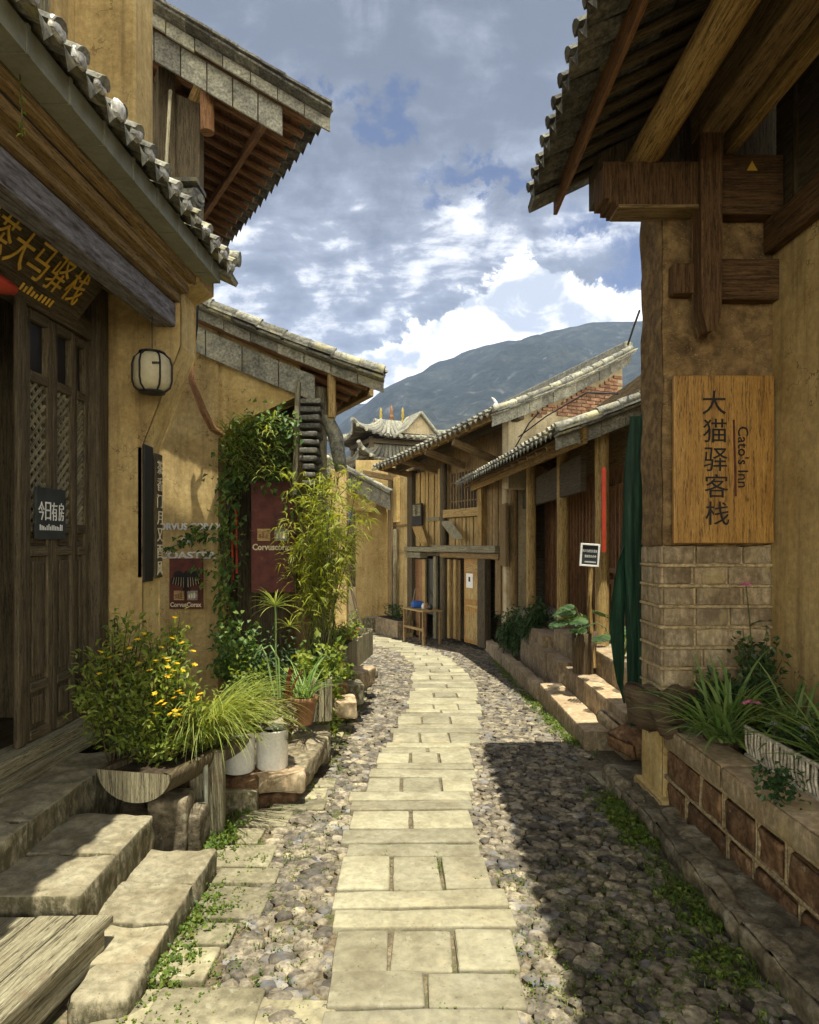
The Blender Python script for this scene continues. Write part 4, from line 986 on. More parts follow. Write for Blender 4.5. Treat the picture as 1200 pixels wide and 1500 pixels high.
# ------------------------------------------------------------------ porch house beyond the inn
def porch_house():
    R = thing('porch_house', 'single storey timber porch house with reddish doors behind stone steps', 'house', (2.5, 9, 0))
    e0, e1 = P(670, 712, 14.0), P(812, 640, 7.45); e1 = V((e1.x, e1.y, 2.83)); e0 = V((e0.x, e0.y, 2.83))
    sx, rise = 2.4, 1.06
    S = tile_roof(R, e0, e1, e0+V((sx,0,rise)), e1+V((sx,0,rise)), .19, .055, sag=.05, boards='wood_br', rafters=.03, rm='wood_br', rsp=.45, drip=.1, flare=.02)
    verge(R, S, 1, .07, True, hang=.15)
    mb = MB(); mb.beam(e0+V((.32,.2,.0)), e1+V((.32,-.15,.0)), .05, .22); part(mb, 'eave_board', M['log'], R, .008)
    mb = MB(); mb.beam(e0+V((.8,.2,.18)), e1+V((.8,0,.18)), .16, .16); part(mb, 'porch_beam', M['wood_dk'], R, .01)
    # back wall and doors, floor
    bx_ = 2.75
    mb = MB(); mb.bx(bx_, bx_+.2, 4.8, 13.6, -.7, 3.6); part(mb, 'back_wall', M['wood_br'], R)
    mb = MB(); mb.bx(bx_, 5.5, 13.3, 13.5, -.7, 4.2); part(mb, 'end_wall', M['ochre'], R)
    mb = MB(); y = 5.9
    while y < 13: mb.bx(bx_-.05, bx_, y, y+.03, .38, 2.6); mb.bx(bx_-.03, bx_, y+.05, y+.13, 1.5, 2.5); y += .19
    part(mb, 'door_slats', M['wood_red'], R)
    for y0 in (5.95, 6.75, 7.55, 8.35):
        d = MB()
        for a in (0, .36):
            d.bx(bx_-.09, bx_-.05, y0+a, y0+a+.05, .4, 2.35); d.bx(bx_-.09, bx_-.05, y0+a+.29, y0+a+.34, .4, 2.35)
            for z in (.4, 1.05, 1.2, 2.28): d.bx(bx_-.088, bx_-.052, y0+a+.05, y0+a+.29, z, z+.07)
            for k in range(4): d.bx(bx_-.08, bx_-.06, y0+a+.07+.055*k, y0+a+.095+.055*k, 1.27, 2.28)
        o = part(d, 'door', M['wood_red'], R, .004)
        p = MB()
        for a in (0, .36): p.bx(bx_-.065, bx_-.052, y0+a+.05, y0+a+.29, .47, 1.05)
        part(p, 'panel', M['wood_red'], o)
    mb = MB(); mb.bx(2.1, bx_+.2, 4.8, 13.3, -.7, .375); part(mb, 'porch_floor', M['stone'], R)
    for y, x, m_ in ((7.75, 2.3, 'wood_or'), (9.4, 2.22, 'wood_or'), (11.2, 2.1, 'wood_or'), (12.45, 2.0, 'wood_br')):
        mb = MB(); mb.tube([V((x, y, .375)), V((x, y, 3.0))], .085, 10, True, .03); part(mb, 'post', M[m_], R)
    mb = MB(); mb.bx(2.16, 2.24, 8.2, 12.4, 2.25, 2.72); part(mb, 'lintel_panel', M['wood_dk'], R, .008)
    mb = MB(); mb.bx(1.86, 2.3, 12.55, 13.1, -.7, 3.1); part(mb, 'wing_wall', M['pale'], R, .02)
    mb = MB(); mb.bx(1.8, 1.86, 12.2, 12.95, 1.15, 2.35); part(mb, 'hanging_panel', M['wood_br'], R, .01)
    # steps
    for i, (x0, x1, y0, y1, z0, z1) in enumerate(((1.59,1.86,5.9,8.0,-.5,-.115), (1.86,2.10,5.6,7.75,-.5,.125), (2.10,2.30,5.5,7.7,-.2,.39))):
        ys = [y0, y0+(y1-y0)*random.uniform(.4,.6), y1]
        for a, b in zip(ys, ys[1:]):
            mb = MB(); mb.block(V(((x0+x1)/2, (a+b)/2, (z0+z1)/2)), (x1-x0, b-a-.008, z1-z0), 0, .06, .006, .012, 6); part(mb, 'step', M['stone_pk'], R)
    for (x0, x1, y0, y1, z1) in ((2.0,2.3,7.75,9.0,.40), (1.82,2.02,7.9,9.5,.14), (1.86,2.1,9.0,10.1,.30), (1.84,2.0,9.5,10.8,.02)):
        ys = [y0, (y0+y1)/2+random.uniform(-.15,.15), y1]
        for a, b in zip(ys, ys[1:]):
            mb = MB(); mb.block(V(((x0+x1)/2, (a+b)/2, (z1-.6)/2)), (x1-x0, b-a-.012, z1+.6), random.uniform(-.02,.02), .06, .008, .014, 6); part(mb, 'cheek_stone', M['stone_pk'], R)
    y = 8.02
    while y < 13.2:
        l = random.uniform(.5, .95); mb = MB(); zt = gz(y+l/2)+.20
        mb.block(V((1.66, y+l/2, zt-.15)), (.16, l-.012, .3), random.uniform(-.015,.015), .06, .008, .014, 6); part(mb, 'kerb_stone', M['stone_pk'], R); y += l
    mb = MB(); vs = [V((1.7, 8, gz(8)+.13)), V((2.1, 8, gz(8)+.13)), V((2.1, 13.2, gz(13.2)+.16)), V((1.7, 13.2, gz(13.2)+.16))]
    mb.poly(vs, [(0,1,2,3)]); part(mb, 'kerb_fill', M['earth'], R)
    mb = MB(); mb.bx(2.05, 2.09, 6.9, 6.93, 1.5, 2.4); 
    solo(mb, 'red_banner', M['redpaint'], 'narrow orange red paper banner on the porch post by the green tarpaulin', 'banner')
    # blackboard on a stick, log planter
    c = P(864, 813, 7.25); B = thing('blackboard_sign', 'small tilted blackboard in a white frame on a stick before the porch doors', 'sign', V((c.x, c.y, .2)))
    rt = Matrix.Rotation(math.radians(4), 3, 'Y'); 
    def tt(x, y, z): return c+rt@V((x, y, z))
    mb = MB(); mb.bx(-.09, .09, 0, .01, -.11, .11, tt); part(mb, 'board', M['blackboard'], B)
    mb = MB()
    for a in ((-.108,-.088,-.012,.014,-.128,.128), (.088,.108,-.012,.014,-.128,.128), (-.088,.088,-.012,.014,.108,.128), (-.088,.088,-.012,.014,-.128,-.108)): mb.bx(*a, tt)
    part(mb, 'frame', M['white'], B, .003)
    mb = MB(); mb.tube([tt(.03,.02,-.12), tt(.04,.02,-.55), V((c.x+.05, c.y+.02, .2))], [.028,.024,.035], 8); part(mb, 'stick', M['log'], B)
    t = MB(); text_into(t, '闲人免进住店请进', tt(0,-.002,.03), rt@V((1,0,0)), V((0,0,1)), .032, .16, .003)
    text_into(t, '谢谢您的合作', tt(.01,-.002,-.03), rt@V((1,0,0)), V((0,0,1)), .03, .13, .003)
    for i in range(9): t.bx(-.05+i*.014, -.042+i*.014, -.003, -.001, -.085, -.07, tt)
    part(t, 'lettering', M['chalk'], B)
    mb = MB(); c = V((1.98, 7.35, .13)); mb.lathe(c, [(.125,0),(.13,.1),(.135,.3),(.145,.46),(.13,.46),(.12,.40),(.0,.40)], 22)
    solo(mb, 'log_planter', M['bark'], 'dark round log planter standing on the middle porch step', 'planter')
porch_house()

def green_tarp():
    mb = MB(); n = 44; k = 16; vs = []
    for j in range(k+1):
        t = j/k; z = lerp(.12, 2.62, t); w = lerp(.06, .115, math.sin(t*2.5)); cx = 1.86+.035*t+.015*math.sin(t*7)
        for i in range(n):
            a = 2*math.pi*i/n; r = w*(1+.30*math.cos(a*7+t*1.5)+.16*math.cos(a*12-t*2)+.06*math.sin(t*17+a*2))
            vs.append(V((cx+math.cos(a)*r, 5.25+math.sin(a)*r*.7, z)))
    fs = [(j*n+i, j*n+(i+1) % n, (j+1)*n+(i+1) % n, (j+1)*n+i) for j in range(k) for i in range(n)]
    mb.poly(vs, fs, True); mb.poly(vs[:n], [tuple(range(n))]); mb.poly(vs[-n:], [tuple(range(n))])
    q = []
    for j in range(9):                          # a loose flap down one side
        t = j/8; z = lerp(.3, 1.62, t)
        for i in range(4): q.append(V((1.745-.045*(3-i)*math.sin(t*3.1)**.7-.01*(i % 2)+.02*t, 5.24+.02*(i % 2)+.01*math.sin(j*2), z)))
    mb.poly(q, [(j*4+i, j*4+i+1, j*4+i+5, j*4+i+4) for j in range(8) for i in range(3)], True)
    solo(mb, 'green_tarpaulin', M['green_cloth'], 'bundled dark green tarpaulin hanging upright behind the inn pier', 'tarpaulin')
    for (px, py, d, s, tl, lab) in ((905,1066,5.7,(.26,.34,.12),(.4,.45),'flat slanting stone leaning on the end of the lowest porch step'), (922,1086,5.3,(.22,.3,.16),(.1,-.25),'brown boulder at the foot of the green tarpaulin')):
        mb = MB(); mb.block(P(px, py, d), s, .5, .05, .035, .06, 4, tl); solo(mb, 'boulder', M['stone_br' if 'brown' in lab else 'stone_pk'], lab, 'stone')
green_tarp()

# ------------------------------------------------------------------ timber shop house at the bend
F0, FA, FN = V((1.87, 13.0, 0)), V((-.456, .89, 0)), V((-.89, -.456, 0))
def fT(t, n, z): p = F0+FA*t+FN*n; return V((p.x, p.y, z))
def ft(px): k = (px-600)/F; return (k*F0.y-F0.x)/(FA.x-k*FA.y)
def fz(px, py): return 1.6+(795-py)/F*(F0.y+FA.y*ft(px))
def timber_shop():
    R = thing('timber_shop_house', 'two storey timber shop house with plank balcony and a sweeping tiled roof at the bend', 'house', V((.8, 15, -.8)))
    def box(name, x0, y0, x1, y1, n0, n1, m, par=None, b=.006, zref=None):
        mb = MB(); xm = (x0+x1)/2 if zref is None else zref
        mb.bx(ft(x0), ft(x1), n0, n1, fz(xm, y0), fz(xm, y1), fT); return part(mb, name, M[m], par or R, b)
    t1 = ft(573)
    mb = MB(); mb.bx(-.3, t1+.4, -.9, -.8, -1.2, 3.6, fT); mb.bx(t1, t1+.12, -3, 0, -1.2, 3.6, fT); part(mb, 'inner_wall', M['wood_dk'], R)
    mb = MB(); mb.bx(-.3, t1, -.8, 0, fz(660,815), fz(660,806), fT); part(mb, 'upper_floor', M['wood_dk'], R)
    mb = MB(); prism(mb, [fT(-.55,-.12,2.0), fT(t1+.02,-.12,2.0), fT(t1+.02,-.12,3.80), fT(-.55,-.12,4.28)], V((0,0,0)), FN*-.05); part(mb, 'upper_wall', M['wood_br'], R)
    for t in (.35, 1.5, 2.7, 3.9, 4.9):
        mb = MB(); p = fT(t, -.04, 3.3); mb.beam(p, fT(t, .95, 3.62-.04*t), .09, .14); part(mb, 'eave_bracket', M['wood_br'], R, .006)
    # left bay: plaster and brown wood
    box('pilaster', 574, 690, 580, 905, -.05, .12, 'wood_br'); box('pilaster', 581, 700, 586, 765, 0, .10, 'ochre_lt')
    box('plaster_panel', 580, 690, 607, 930, -.06, .0, 'ochre'); box('rail', 580, 768, 606, 771, 0, .06, 'wood_br')
    mb = MB(); mb.tube([fT(ft(584), .1, fz(584, 905)), fT(ft(584), .1, fz(584, 775))], .06, 8); part(mb, 'post', M['wood_gy'], R)
    box('post', 601, 690, 608, 930, -.06, .09, 'wood_dk')
    def planks(name, x0, y0, x1, y1, n, m, k, par=None):
        mb = MB(); a, b = ft(x0), ft(x1)
        for i in range(k):
            u0, u1 = a+(b-a)*i/k, a+(b-a)*(i+1)/k; g = (b-a)*.012
            j = random.uniform(-.012, .012); mb.bx(u0+g, u1-g, n-.03+j, n+j, fz((x0+x1)/2, y0), fz((x0+x1)/2, y1), fT)
        return part(mb, name, M[m], par or R, .003)
    planks('plank_wall', 608, 690, 645, 800, .0, 'wood_or', 9)
    box('window_rail', 626, 758, 646, 763, 0, .05, 'wood_gy')
    mb = MB(); mb.tube([fT(ft(652), .04, fz(652, 935)), fT(ft(652), .04, fz(652, 680))], .085, 10); part(mb, 'post', M['wood_dk'], R)
    # barred window over a plank apron
    w = box('window', 657, 690, 704, 744, -.10, -.08, 'black', None, 0)
    mb = MB(); a, b = ft(657), ft(704)
    for i in range(11): u = a+(b-a)*(i+.5)/11; mb.bx(u-.014, u+.014, -.05, -.02, fz(680,744), fz(680,690), fT)
    for y in (705, 733): mb.bx(a, b, -.06, -.035, fz(680,y+1), fz(680,y-1), fT)
    part(mb, 'window_bars', M['wood_br'], w)
    box('window_sill', 654, 745, 706, 757, -.05, .10, 'wood_or', w)
    planks('plank_apron', 657, 758, 705, 800, .0, 'wood_or', 9)
    box('post', 705, 690, 711, 800, -.05, .10, 'log')
    planks('plank_wall', 711, 690, 738, 800, -.02, 'wood_br', 6)
    # balcony beams
    box('balcony_beam', 602, 801, 645, 808, -.05, .20, 'wood_gy', None, .01); box('balcony_beam', 602, 809, 624, 817, -.05, .16, 'wood_gy', None, .01)
    box('balcony_beam', 644, 799, 738, 809, -.05, .22, 'wood_gy', None, .01); box('balcony_beam', 652, 810, 738, 818, -.05, .14, 'wood_br', None, .01)
    # ground floor
    planks('shutter', 608, 819, 624, 932, .0, 'wood_red', 4); box('door_frame', 621, 819, 625, 885, 0, .05, 'wood_or')
    box('glass_door', 625, 819, 637, 900, -.04, -.02, 'glass', None, 0); box('door_frame', 637, 815, 641, 935, -.02, .05, 'wood_gy')
    planks('shutter', 645, 820, 673, 935, -.02, 'wood_br', 7)
    for x in (648, 658, 667): box('door_post', x, 819, x+3, 935, -.02, .05, 'wood_or')
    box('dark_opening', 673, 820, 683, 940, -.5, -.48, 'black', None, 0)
    mb = MB(); mb.bx(ft(705), ft(682.5), .0, .045, fz(694,943), fz(694,818), fT); D = part(mb, 'door', M['sign_wood'], R, .006)
    mb = MB()
    for y0, y1 in ((826,837), (843,878), (886,890), (896,938)):
        for k in (0, 1):
            xa = (685.5, 703) if True else 0
        mb.bx(ft(703), ft(685.5), .046, .056, fz(694,y1), fz(694,y0), fT)
    part(mb, 'panel', M['wood_or'], D, .004)
    mb = MB(); mb.bx(ft(696), ft(686.5), .057, .062, fz(692,861), fz(692,840), fT); P_ = solo(mb, 'door_notice', M['white'], 'white paper notice on the yellow door of the timber shop house', 'notice')
    mb = MB(); mb.bx(ft(692.5), ft(690), .0625, .065, fz(692,852), fz(692,845), fT); part(mb, 'printed_mark', M['blackboard'], P_)
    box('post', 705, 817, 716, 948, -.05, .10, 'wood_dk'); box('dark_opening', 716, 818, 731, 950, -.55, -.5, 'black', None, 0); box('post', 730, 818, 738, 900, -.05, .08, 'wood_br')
    # roof
    e1, e0 = V((1.45, 11.55, 3.88)), V((-.86, 16.0, 3.40)); up = V((2.9, 1.25, 1.5))
    S = tile_roof(R, e0, e1, e0+up, e1+up, .19, .05, sag=.06, boards='wood_br', rafters=.03, rm='wood_br', rsp=.4, drip=.11, flare=.03, roff=.09)
    od = (e1-e0).normalized(); verge(R, S, 1, .05, True, hang=.2, out=V((od.x, od.y, 0)).normalized()); verge(R, S, 0, .05, False, out=-V((od.x, od.y, 0)).normalized())
    mb = MB(); s_ = up*.06; mb.beam(e0+s_+V((0,0,-.02)), e1+s_+V((0,0,-.02)), .05, .17); part(mb, 'fascia', M['wood_or'], R, .006)
    mb = MB(); s_ = up*.2; mb.beam(e0+s_+V((0,0,-.25)), e1+s_+V((0,0,-.25)), .14, .16); part(mb, 'eave_beam', M['wood_dk'], R, .006)
    mb = MB(); mb.beam(e0+up+V((0,0,.1)), e1+up+V((0,0,.1)), .2, .2); part(mb, 'ridge', M['tile'], R, .03)
    # gable above the porch roof: red bricks with flaking lime
    ga = S(1, .16)+FA*.2; gb = S(1, 1)+FA*.2; dz = V((0,0,-.2))
    mb = MB(); prism(mb, [ga+dz, gb+dz, V((gb.x, gb.y, 2.6)), V((ga.x, ga.y, 2.6))], V((0,0,0)), FA*.2); part(mb, 'gable_wall', M['pale'], R)
    mb = MB(); L = (V((gb.x,gb.y,0))-V((ga.x,ga.y,0))); Ln = L.length; ld = L.normalized(); z = 3.0; r = 0
    while z < 5.3:
        x = -.11*(r % 2)+.05
        while x < Ln-.2:
            zt = ga.z+(gb.z-ga.z)*x/Ln-.32
            if z < zt and noise.noise(V((x*1.1, z*1.4, 5.5)))+.45-.35*abs(x-1.3) > -.1:
                c = ga+ld*x; q = V((c.x, c.y, z))-FA*.012
                mb.beam(q, q+ld*.21, .05, .055)
            x += .225
        z += .07; r += 1
    part(mb, 'bricks', M['brick'], R)
    mb = MB(); q = S(.97, .06)+V((0,0,.12)); mb.tube([q, q+V((.01,0,.06)), q+V((-.03,0,.12)), q+V((-.07,0,.15))], [.04,.03,.022,.01], 8); mb.tube([q, q+V((.12,.05,.03))], .03, 7)
    part(mb, 'ridge_ornament', M['mortar'], R)
    # boards and signs hung on the front
    def slanted(px0, py0, px2, px1, py1, label, m, txt=None):
        w = px2-px0; mb = MB(); dd = lambda px, o: F0.y+FA.y*ft(px)-o; xe = px1+w*.9; q = [P(px0, py0, dd(px0,.2)), P(px2, py0, dd(px2,.2)), P(xe, py1, dd(xe,.5)), P(px1, py1, dd(px1,.5))]; prism(mb, q, V((0,0,0)), V((0,.03,-.03)))
        B = solo(mb, 'hanging_board', M[m], label, 'sign')
        return B
    slanted(604, 771, 618, 613, 794, 'short plain board sloping out below the dark square sign of the timber shop', 'log')
    slanted(645, 763, 661, 664, 788, 'pale grey board sloping out from the balcony beside the round post', 'wood_gy')
    mb = MB(); mb.bx(ft(625), ft(611), .10, .14, fz(618,770), fz(618,738), fT); B = solo(mb, 'square_sign', M['black'], 'dark square sign with one character on the balcony plank wall', 'sign')
    mb = MB(); mb.bx(ft(623.5), ft(612.5), .141, .15, fz(618,756), fz(618,740), fT); o = part(mb, 'pale_panel', M['wood_gy'], B)
    t = MB(); text_into(t, '驿', fT(ft(618), .154, fz(618,755)), -FA, V((0,0,1)), .24, .17, .003); part(t, 'lettering', M['black'], B)
    # doorstep, table of goods, planter
    R2 = thing('shop_table', 'small wooden table of goods before the timber shop shutters', 'table', fT(ft(652), .6, gz(14.8)))
    a, b, z = ft(668), ft(636), fz(652, 890)
    mb = MB(); mb.bx(a, b, .35, .85, z-.03, z, fT); part(mb, 'table_top', M['wood_or'], R2, .005)
    for u in (a+.04, b-.04):
        for n in (.39, .81):
            mb = MB(); mb.bx(u-.025, u+.025, n-.025, n+.025, gz(14.8)+.0, z-.03, fT); part(mb, 'leg', M['wood_br'], R2)
    mb = MB(); mb.bx(a+.03, b-.03, .78, .84, z-.45, z-.40, fT); part(mb, 'stretcher', M['wood_br'], R2)
    mb = MB(); c = fT(lerp(a, b, .72), .6, z); mb.block(c+V((0,0,.08)), (.26,.22,.16), .4, .05, .012, .06); solo(mb, 'blue_bundle', M['blue'], 'blue bundle on the small table before the shop', 'bag')
    for k, (u, m_, s) in enumerate(((.52, 'white', .05), (.36, 'terra', .06), (.2, 'glass', .055))):
        mb = MB(); c = fT(lerp(a, b, u), .55, z); mb.lathe(c, [(s*.7,0),(s,s*.9),(s*.9,s*1.6),(s*.45,s*2.1),(s*.5,s*2.5)], 12)
        solo(mb, 'jar', M[m_], ('small white jar on the shop table beside the blue bundle', 'small reddish jar on the shop table between two others', 'small black jar at the near end of the shop table')[k], 'jar')
    R3 = thing('stone_flower_box', 'pale stone flower box by the left post of the timber shop', 'planter', fT(ft(596), .4, gz(17)))
    mb = MB(); a, b, zt = ft(611), ft(577), fz(594, 905); mb.bx(a, b, .1, .55, gz(17)-.1, zt, fT); part(mb, 'box', M['stone_pk'], R3, .02)
    mb = MB(); mb.bx(a+.05, b-.05, .15, .5, zt, zt+.01, fT); part(mb, 'soil', M['soil'], R3)
    mb = MB()
    for i in range(7):
        c = fT(random.uniform(a+.1, b-.1), .3, zt+.1)
        for j in range(26): mb.leaf(c+V((random.gauss(0,.07), random.gauss(0,.07), random.uniform(-.08,.22))), V((random.uniform(-1,1), random.uniform(-1,1), random.uniform(-.2,1))), .09, .05)
    solo(mb, 'flower_box_plants', M['leaf_dk'], 'low dark green plants growing in the pale stone flower box', 'plant')
    mb = MB(); a, b = ft(738), ft(606)
    for i in range(7):
        u0, u1 = lerp(a, b, i/7), lerp(a, b, (i+1)/7); mb.bx(u0+.01, u1-.01, .0, 1.0, -1.0, lerp(fz(735,968)+.12, gz(17)+.03, i/6), fT)
    solo(mb, 'shop_doorstep', M['stone_pk'], 'long low stone doorstep along the front of the timber shop house', 'doorstep', None, .02)
timber_shop()
def broom():
    R = thing('broom', 'straw broom leaning against the flower box before the timber shop', 'broom', P(600, 925, 15.6)); mb = MB()
    mb.tube([P(609, 862, 16.0), P(601, 900, 15.7)], .02, 6); part(mb, 'handle', M['wood_gy'], R); mb = MB()
    for i in range(40): mb.tube([P(601.5, 897, 15.7)+V((random.gauss(0,.02), random.gauss(0,.02), 0)), P(596+random.gauss(0,4), 927, 15.5)+V((0, random.gauss(0,.05), 0))], .008, 4)
    part(mb, 'bristles', M['wood_br'], R)
broom()

# ------------------------------------------------------------------ ochre house behind the bamboo, tower
def ochre_house():
    R = thing('ochre_house', 'small ochre house on a stone plinth with a slate gable roof behind the bamboo', 'house', V((-1.2, 18, -.9)))
    d = 18
    a, b = P(521, 905, d), P(573, 690, d); mb = MB(); mb.bx(a.x, b.x+.1, d, d+1.5, a.z, b.z+.3); part(mb, 'wall', M['ochre'], R, .01)
    mb = MB(); mb.bx(P(566,0,d-.1).x, P(573,0,d).x, d-.12, d, a.z, b.z); part(mb, 'corner_strip', M['ochre_lt'], R)
    a, b = P(518, 935, d-.1), P(578, 903, d); mb = MB(); mb.block(V(((a.x+b.x)/2, d+.4, (a.z+b.z)/2)), (b.x-a.x, 1.2, b.z-a.z), 0, .1, .02, .04); part(mb, 'plinth', M['stone'], R)
    a, b = P(484, 945, 16.2), P(508, 740, 16.2); mb = MB(); mb.bx(a.x, b.x, 16.2, 16.7, a.z, b.z+.9); part(mb, 'gate_pier', M['ochre'], R, .015)
    mb = MB(); prism(mb, [P(470,738,17), P(470,690,17), P(560,725,17), P(545,750,17), P(508,745,17)], V((0,0,0)), V((0,.5,0))); part(mb, 'gate_head', M['ochre_lt'], R)
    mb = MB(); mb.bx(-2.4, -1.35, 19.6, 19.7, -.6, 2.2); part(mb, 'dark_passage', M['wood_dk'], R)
    E = P(572, 722, 16.9); T_ = P(470, 668, 16.9); bk = V((-.35, 2.2, 0))
    S = tile_roof(R, E+bk, E, T_+bk, T_, .2, .055, boards='wood_br', drip=.08); verge(R, S, 1, .06, True, hang=.42)
    mb = MB(); mb.tube([P(510, 838, 15.6), P(519, 880, 15.4), P(535, 935, 15.2)], [.03,.04,.03], 7, True, .3); solo(mb, 'leaning_branch', M['bark'], 'dark bare branch leaning in the gap beside the bamboo', 'branch')
    mb = MB(); c = P(513, 900, 19.2); mb.block(V((c.x, 19.2, -.3)), (.7, .2, 1.2), 0, .2, .02, .03); solo(mb, 'bright_wall', M['pale'], 'low pale wall seen through the gap behind the ochre gate pier', 'wall')
ochre_house()
def tower():
    D = 42.0; c = P(573, 700, D); R = thing('theatre_tower', 'old theatre tower with upswept tiled eaves and small finials beyond the roofs', 'tower', V((c.x, D, -1.1)))
    th = math.radians(24)
    X, Y = V((math.cos(th), math.sin(th), 0)), V((-math.sin(th), math.cos(th), 0)); O = V((c.x, D, 0))
    def W(x, y, z): p = O+X*x+Y*y; return V((p.x, p.y, z))
    zl = lambda py: 1.6+(795-py)/F*D
    def hip(hx, hy, ze, tx, ty, zt, flare, name):
        """four curved roof faces with swept-up corners"""
        cs = [(-1,-1), (1,-1), (1,1), (-1,1)]; n = 15; k = 7
        for f in range(4):
            (ax, ay), (bx_, by_) = cs[f], cs[(f+1) % 4]; mb = MB()
            def S(u, v):
                e = W(lerp(ax, bx_, u)*hx, lerp(ay, by_, u)*hy, ze); t = W(lerp(ax, bx_, u)*tx, lerp(ay, by_, u)*ty, zt)
                p = lerp(e, t, v); p.z -= .22*(zt-ze)*4*v*(1-v)*.8; q = abs(2*u-1)
                p.z += flare*q**3.5*(1-v)**2; d_ = (e-O); p += V((d_.x, d_.y, 0)).normalized()*(.5*q**6*(1-v)**2); return p
            for i in range(n):
                for j in range(k):
                    mb.poly([S(i/n, j/k), S((i+1)/n, j/k), S((i+1)/n, (j+1)/k), S(i/n, (j+1)/k)], [(0,1,2,3)])
                mb.tube([S((i+.5)/n, j/6)+V((0,0,.05)) for j in range(7)], .13, 6)
            part(mb, 'roof_tiles', M['tile'], R)
            mb = MB(); mb.tube([S(0, j/8)+V((0,0,.12+.1*(j == 0))) for j in range(9)], [.13]*8+[.11], 7); part(mb, 'hip_ridge', M['tile'], R)
            mb = MB(); mb.poly([S(i/10, .02)+V((0,0,-.12)) for i in range(11)]+[S(1-i/10, .9)+V((0,0,-.5)) for i in range(11)], [tuple(range(22))]); part(mb, 'eave_underside', M['wood_dk'], R)
    hip(3.3, 2.7, zl(650), .9, .5, zl(621), .6, 'upper')
    hip(2.9, 2.6, zl(688), 1.5, 1.3, zl(655), 1.0, 'lower')
    # gabled front roof ridge lines and finials
    mb = MB(); mb.tube([W(-1.2, 0, zl(618)), W(-.5, 0, zl(621)), W(.5, 0, zl(621)), W(1.2, 0, zl(618))], .16, 8); part(mb, 'main_ridge', M['tile'], R)
    mb = MB(); prism(mb, [W(-.2,-2.2,zl(642)), W(2.2,-2.2,zl(642)), W(1.0,-2.2,zl(616))], V((0,0,0)), Y*1.9); part(mb, 'front_gable', M['pale'], R)
    mb = MB()
    for s_ in (1, -1):
        for k in range(8):
            y = -2.45+k*.3; mb.tube([W(1.0+s_*1.75, y, zl(648)), W(1.0+s_*1.0, y, zl(637)), W(1.0, y, zl(612))], .1, 6)
        mb.poly([W(1.0+s_*1.75, -2.5, zl(649)), W(1.0, -2.5, zl(613)), W(1.0, 0, zl(613)), W(1.0+s_*1.75, 0, zl(649))], [(0,1,2,3)])
    part(mb, 'front_roof_tiles', M['tile'], R)
    def fin(px, py0, py1, m, name, prof):
        b = P(px, py0, D-.3); h = (py0-py1)/F*D; mb = MB(); mb.lathe(b, [(r*h*.55, z*h) for r, z in prof], 10); part(mb, name, M[m], R)
    fin(573.5, 622, 592, 'wood_red', 'finial', [(.22,0),(.26,.1),(.12,.2),(.2,.33),(.22,.42),(.1,.5),(.16,.6),(.13,.75),(.05,.9),(.0,1.0)])
    for px in (558, 590): fin(px, 622, 597, 'old_gold', 'ridge_figure', [(.16,0),(.18,.2),(.08,.35),(.2,.5),(.12,.7),(.16,.8),(.02,1.0)])
    mb = MB(); b = P(563, 618, D-.3); mb.bx(b.x-.3, b.x+.3, D-.5, D, b.z-.3, b.z+.05); part(mb, 'ridge_block', M['terra'], R)
    mb = MB(); mb.bx(-1.7, 1.9, -1.4, 1.4, -1.2, zl(655), W); part(mb, 'core', M['ochre_lt'], R)
    for x, y in ((-2.0,-1.7), (-2.0,1.7), (2.0,-1.7), (2.0,1.7)):
        mb = MB(); mb.tube([W(x, y, -1.2), W(x, y, zl(648))], .16, 8); part(mb, 'column', M['wood_dk'], R)
    mb = MB(); mb.bx(-2.2, 2.2, -1.9, 1.9, zl(657), zl(651), W); part(mb, 'eave_beam', M['wood_dk'], R)
tower()

# ------------------------------------------------------------------ cables on the right-hand gable
for pts, lab in (([(760,640,11),(800,610,10.5),(860,575,9),(905,577,8)], 'black cable sagging across the brick gable above the porch roof'), ([(755,655,11),(775,620,10.8),(790,604,10.6)], 'short bent cable rising beside the brick gable'), ([(920,505,8),(928,480,7.6),(937,455,7)], 'thin cable running up beside the inn pier')):
    mb = MB(); mb.tube([P(*p) for p in pts], .012, 5); solo(mb, 'cable', M['cable'], lab, 'cable')

# ------------------------------------------------------------------ plants and pots, left
R_ = random
def rv(z0=-1, z1=1): return V((R_.uniform(-1,1), R_.uniform(-1,1), R_.uniform(z0, z1)))
def bush(mb, st, c, rad, stems, leaves, L, W, up=.5, droop=.1, clump=.09):
    """stems from the base, leaves crowding the outer half of each stem"""
    base = V((c.x, c.y, c.z-rad.z))
    for s in range(stems):
        d = rv(-.5, 1.0)
        while d.length > 1 or d.length < .25: d = rv(-.5, 1.0)
        tip = c+V((d.x*rad.x, d.y*rad.y, d.z*rad.z)); mid = lerp(base, tip, .5)+V((0,0,.08*rad.z))+rv()*.03
        if st: st.tube([base+V((R_.gauss(0,.03), R_.gauss(0,.03), 0)), mid, tip], [.006,.004,.002], 4, False)
        for k in range(leaves):
            t = R_.uniform(.45, 1.05); p = lerp(mid, tip, (t-.5)*2) if t > .5 else lerp(base, mid, t*2)
            p = p+rv()*clump*R_.random(); q = (tip-base).normalized()*up+rv()*.9
            mb.leaf(p, q, L*R_.uniform(.6, 1.25), W*R_.uniform(.7, 1.2), droop)
